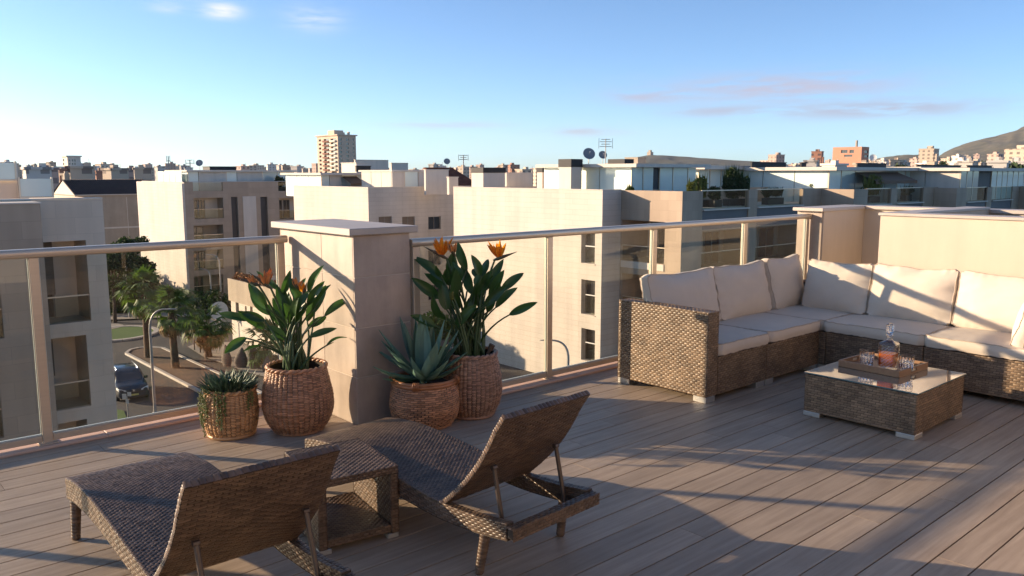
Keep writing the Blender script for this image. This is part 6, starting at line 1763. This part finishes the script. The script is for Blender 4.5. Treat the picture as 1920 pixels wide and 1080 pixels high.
for (x0, x1, ymin, ymax, step, pal) in ((-40, 110, 303, 318, 11, (0, 1, 2, 4)), (150, 360, 306, 320, 11, (0, 1, 2, 4, 4)), (420, 600, 306, 319, 14, (0, 1, 2)), (660, 900, 309, 320, 14, (0, 1, 2)), (900, 1060, 309, 322, 13, (1, 2, 3)), (1120, 1190, 303, 314, 13, (1, 2)), (1430, 1570, 294, 316, 12, (1, 2, 3)), (1630, 1760, 298, 312, 12, (1, 2, 0)), (1760, 1990, 290, 312, 14, (1, 2, 0))):
    x = x0
    while x < x1:
        skyline.append((x, rnd.uniform(ymin, ymax), rnd.uniform(14, 34), rnd.uniform(420, 1500), rnd.choice(pal))); x += step * rnd.uniform(0.6, 1.5)
def stretch_of(x):
    for lim, txt in ((112, 'left of the stout tower'), (260, 'between the stout tower and the balcony building'), (420, 'above the balcony building roof'), (592, 'left of the tall tower'), (770, 'right of the tall tower'), (900, 'above the stepped white walls'), (1060, 'between the red roof and the tall chimney'), (1300, 'behind the two grey dishes'), (1570, 'left of the terracotta building'), (1760, 'right of the terracotta building')):
        if x < lim: return txt
    return 'below the hill'
ORD = ['leftmost', 'second', 'third', 'fourth', 'fifth', 'sixth', 'seventh', 'eighth', 'ninth', 'tenth', 'eleventh', 'twelfth', 'thirteenth', 'fourteenth', 'fifteenth', 'sixteenth', 'seventeenth', 'eighteenth', 'nineteenth', 'twentieth', 'twenty first', 'twenty second', 'twenty third', 'twenty fourth', 'twenty fifth', 'twenty sixth']
cnt_ = {}
for (x, y, w, d, ti) in sorted(skyline):
    k_ = cnt_.get((ti, stretch_of(x)), 0); cnt_[(ti, stretch_of(x))] = k_ + 1
    far_building(x, y, w, d, ti, rnd, '%s hazy %s building from the left, %s' % (ORD[k_].replace('leftmost', 'first'), TN[ti], stretch_of(x)), 'distant %s buildings %s' % (TN[ti], stretch_of(x)))
def house_row(specs, place, where):
    cnt = {}
    for (x, y, w, d, ti) in sorted(specs):
        k = cnt.get(ti, 0); cnt[ti] = k + 1
        far_building(x, y, w, d, ti, rnd, ('%s of the low %s houses %s' if k == 0 else '%s from the left of the low %s houses %s') % (ORD[k], TN[ti], place), 'low houses %s' % where, 'distant_house')
# a nearer scatter of roofs at the left, in front of the skyline
house_row([(rnd.uniform(-30, 300), rnd.uniform(316, 336), rnd.uniform(18, 40), rnd.uniform(150, 380), rnd.choice((0, 1, 2, 3, 1))) for i in range(26)], 'left of the balcony building', 'at the left')
house_row([(rnd.uniform(1500, 1960), rnd.uniform(303, 316), rnd.uniform(24, 60), rnd.uniform(180, 420), rnd.choice((0, 1, 0))) for i in range(22)], 'beyond the stepped row', 'at the right')
far_building(1456, 291, 32, 700, 2, rnd, 'pinkish distant block left of the two terracotta buildings', None)
far_building(1533, 285, 30, 600, 3, rnd, 'narrow red brick building left of the large terracotta building', None)
far_building(1742, 280, 44, 700, 1, rnd, 'sandy distant block with twin masts left of the hill', None)
far_building(1912, 281, 62, 520, 1, rnd, 'pale sandy building at the right edge before the hill', None)
far_building(1868, 290, 34, 640, 2, rnd, 'pinkish building second from the right edge before the hill', None)
# wide terracotta building
X0, X1, Y0, Y1, zt = cbx(1562, 1616, 1630, 275, 520)
tb = block('terracotta_building', 'wide terracotta building standing clear above the right skyline', 'building', X0, X1, Y0, Y1, zt, hx=[HX(X0, 1577, 1589, 281, 287, 0.5), HX(X0, 1593, 1601, 281, 287, 0.5), HX(X0, 1583, 1598, 290, 294, 0.5)], hy=[HY(Y0, 1621, 1628, 282, 287, 0.5), HY(Y0, 1621, 1628, 291, 295, 0.5)], m='tilered')
tb_m = mat('terracotta_render', (0.55, 0.24, 0.15), 0.85, var=0.06, vscale=0.05)
for c in tb.children:
    if c.name.startswith('wall'): c.data.materials[0] = tb_m
wobj('mast', MB().tube([((X0 + X1) / 2, Y0 + 6, zt - 1), ((X0 + X1) / 2, Y0 + 6, zt + 4.2)], 0.8, 6), M['beige'], tb)
for h in [HX(X0, 1577, 1589, 281, 287, 0.5), HX(X0, 1593, 1601, 281, 287, 0.5), HX(X0, 1583, 1598, 290, 294, 0.5)]: window(tb, 'X', X0, h, 'pane', 2)
for h in [HY(Y0, 1621, 1628, 282, 287, 0.5), HY(Y0, 1621, 1628, 291, 295, 0.5)]: window(tb, 'Y', Y0, h, 'pane', 1)
# the tall tower
X0, X1, Y0, Y1, zt = cbx(594, 633, 667, 254, 620)
nf_ = 13; fhgt = (zt - GZ - 1.5) / nf_
hx_, hy_ = [], []
for k in range(3, nf_):
    z0 = GZ + k * fhgt + 0.9; z1 = z0 + fhgt * 0.52
    for (pa, pb2) in ((598, 602), (607, 617), (620, 630)):
        a, b2 = onX(pa, 270, X0)[1], onX(pb2, 270, X0)[1]; hx_.append((min(a, b2), max(a, b2), z0, z1, 1.2))
    for (pa, pb2) in ((636, 641), (649, 654), (661, 664)):
        a, b2 = onY(pa, 270, Y0)[0], onY(pb2, 270, Y0)[0]; hy_.append((a, b2, z0, z1, 0.5))
tw = block('tower_block', 'tall sandy residential tower with stacked balconies on the skyline', 'tower', X0, X1, Y0, Y1, zt, hx=hx_, hy=hy_, m='plaster')
tmat = mat('tower_render', (0.56, 0.42, 0.31), 0.85, var=0.05, vscale=0.05)
for c in tw.children:
    if c.name.startswith('wall'): c.data.materials[0] = tmat
for i, h in enumerate(hx_):
    wobj('window', ubox(MB(), 'X', X0, h[0], h[1], h[2], h[3], 1.1, 1.19), M['pane'], tw)
    if i % 3: wobj('balcony', ubox(MB(), 'X', X0, h[0] - 0.3, h[1] + 0.3, h[2] - 0.9, h[2] + 0.35, -1.3, -0.01), M['tilered'] if i % 3 == 1 else M['plaster'], tw)
for h in hy_: wobj('window', ubox(MB(), 'Y', Y0, h[0], h[1], h[2], h[3], 0.4, 0.49), M['pane'], tw)
wobj('roof_cornice', MB().box(X0 - 1, X1 + 1, Y0 - 1, Y1 + 1, zt + 0.02, zt + 0.9), tmat, tw)
xm, ym = (X0 + X1) / 2, (Y0 + Y1) / 2
wobj('lift_house', MB().box(xm - 5, xm + 3, ym - 6, ym + 4, zt + 0.95, zt + 4.5).box(xm + 4, xm + 6, ym - 3, ym, zt + 0.95, zt + 3.2).box(xm + 7, xm + 8.2, ym - 7, ym - 5, zt + 0.95, zt + 3.6), tmat, tw)
# stout pale tower on the left
X0, X1, Y0, Y1, zt = cbx(116, 126, 151, 294, 560)
hy_ = [HY(Y0, a, a + 3.2, ya, ya + 4, 0.5) for ya in (299, 305) for a in (129, 134.5, 139)] 
hx_ = [HX(X0, 118, 120.5, ya, ya + 4.5, 0.5) for ya in (298, 305)]
lt = block('stout_tower', 'stout pale tower with a flat overhanging cap on the left skyline', 'tower', X0, X1, Y0, Y1, zt, hx=hx_, hy=hy_, m='plaster')
for h in hy_: wobj('window', ubox(MB(), 'Y', Y0, h[0], h[1], h[2], h[3], 0.4, 0.49), M['pane'], lt)
for h in hx_: wobj('window', ubox(MB(), 'X', X0, h[0], h[1], h[2], h[3], 0.4, 0.49), M['pane'], lt)
wobj('roof_cap', MB().box(X0 - 0.8, X1 + 0.8, Y0 - 0.8, Y1 + 0.8, zt + 0.02, zt + 0.9), M['plaster'], lt)
q0, q1 = onY(100, 312, Y0 - 6), onY(150, 312, Y0 - 6)
wobj('podium', MB().box(q0[0], q1[0], Y0 - 6, Y0 - 0.2, GZ, q0[2]), M['plaster'], lt)

# ---- hills
def ridge(name, pts, d, dd, m, seed, rough):
    """hillside: skyline points (photo) at distance d, sloping down towards us by dd metres"""
    mb = MB(); n = 90; xs = np.linspace(pts[0][0], pts[-1][0], n + 1); ys = np.interp(xs, [p[0] for p in pts], [p[1] for p in pts])
    rowsn = 26
    for j in range(rowsn + 1):
        t = j / rowsn
        for x, y in zip(xs, ys):
            top = atD(x, y, d); base = atD(x, HOR, d - dd * (1 - t))
            z = (GZ - 5) + (top[2] - GZ + 5) * (t ** 0.75)
            nn = noise.fractal(Vector((x * 0.02, t * 4, seed)), 1.0, 2.0, 5) * rough * (0.25 + t * 0.75) * (top[2] - GZ)
            mb.v.append((base[0], base[1], z + nn * (0.25 if j == rowsn else 1)))
    for j in range(1):
        for x, y in zip(xs, ys):
            top = atD(x, y, d); base = atD(x, HOR, d + dd)
            mb.v.append((base[0], base[1], GZ - 5))
    w = n + 1
    for j in range(rowsn + 1):
        for i in range(n): mb.f.append((j * w + i, j * w + i + 1, (j + 1) * w + i + 1, (j + 1) * w + i))
    o = obj(name, mb, m, None, smooth=180); o['kind'] = 'structure'
ridge('hill', [(1700, 312), (1740, 302), (1770, 286), (1790, 277), (1815, 266), (1850, 258), (1885, 248), (1920, 240), (1980, 226), (2060, 215), (2160, 230), (2300, 300)], 3200, 1500, M['hill'], 1.0, 0.10)
ridge('hill', [(1150, 312), (1180, 297), (1215, 291), (1260, 292), (1310, 296), (1370, 300), (1440, 304), (1500, 312)], 2600, 900, M['ridge'], 4.0, 0.10)
ridge('hill', [(1580, 316), (1620, 302), (1660, 294), (1700, 290), (1740, 292), (1800, 300), (1850, 316)], 2700, 900, M['hill'], 7.0, 0.10)
pl = atD(1219, 291, 2580)
o = obj('hilltop_tower', MB().box(-7, 7, -7, 7, -20, 10).box(-4, 3, -4, 4, 10.02, 16), M['beige'], None, loc=tuple(pl)); tag(o, 'small tower ruin on top of the dark distant ridge', 'tower')
tree('broadleaf_tree', 1900, 304, 190, 9, 10, 'broad green tree canopy at the right edge above the roofs', 51, 'hedge', n=2600, size=0.8, nb=14)
tree('broadleaf_tree', 1850, 309, 200, 6, 9, 'smaller green canopy left of the right edge tree', 52, 'hedge', n=1500, size=0.8, nb=10)
for i, (px, py, dd_) in enumerate(((1795, 300, 420), (1822, 298, 450), (1770, 303, 400), (1690, 304, 380), (1845, 299, 500))):
    tree('broadleaf_tree', px, py, dd_, 9, 12, '%s dark tree from the left among the roofs below the hill' % ORD[(2, 3, 1, 0, 4)[i]].replace('leftmost', 'first'), 60 + i, 'green', n=700, size=1.3, nb=8, group='trees below the hill')

# =================================================================== THE AIR
hz = bpy.data.materials.new('haze_air'); hz.use_nodes = True
HN, HL = hz.node_tree.nodes, hz.node_tree.links
HN.remove(HN['Principled BSDF'])
pv_ = HN.new('ShaderNodeVolumePrincipled')
pv_.inputs['Color'].default_value = (0.92, 0.93, 0.95, 1); pv_.inputs['Density'].default_value = 0.00004; pv_.inputs['Anisotropy'].default_value = 0.1
HL.new(pv_.outputs[0], HN['Material Output'].inputs['Volume'])
o = obj('haze', MB().box(-4200, 5200, -300, 5600, GZ - 25, 330), hz); o['kind'] = 'stuff'; o['label'] = 'thin pale haze in the air over the whole town'
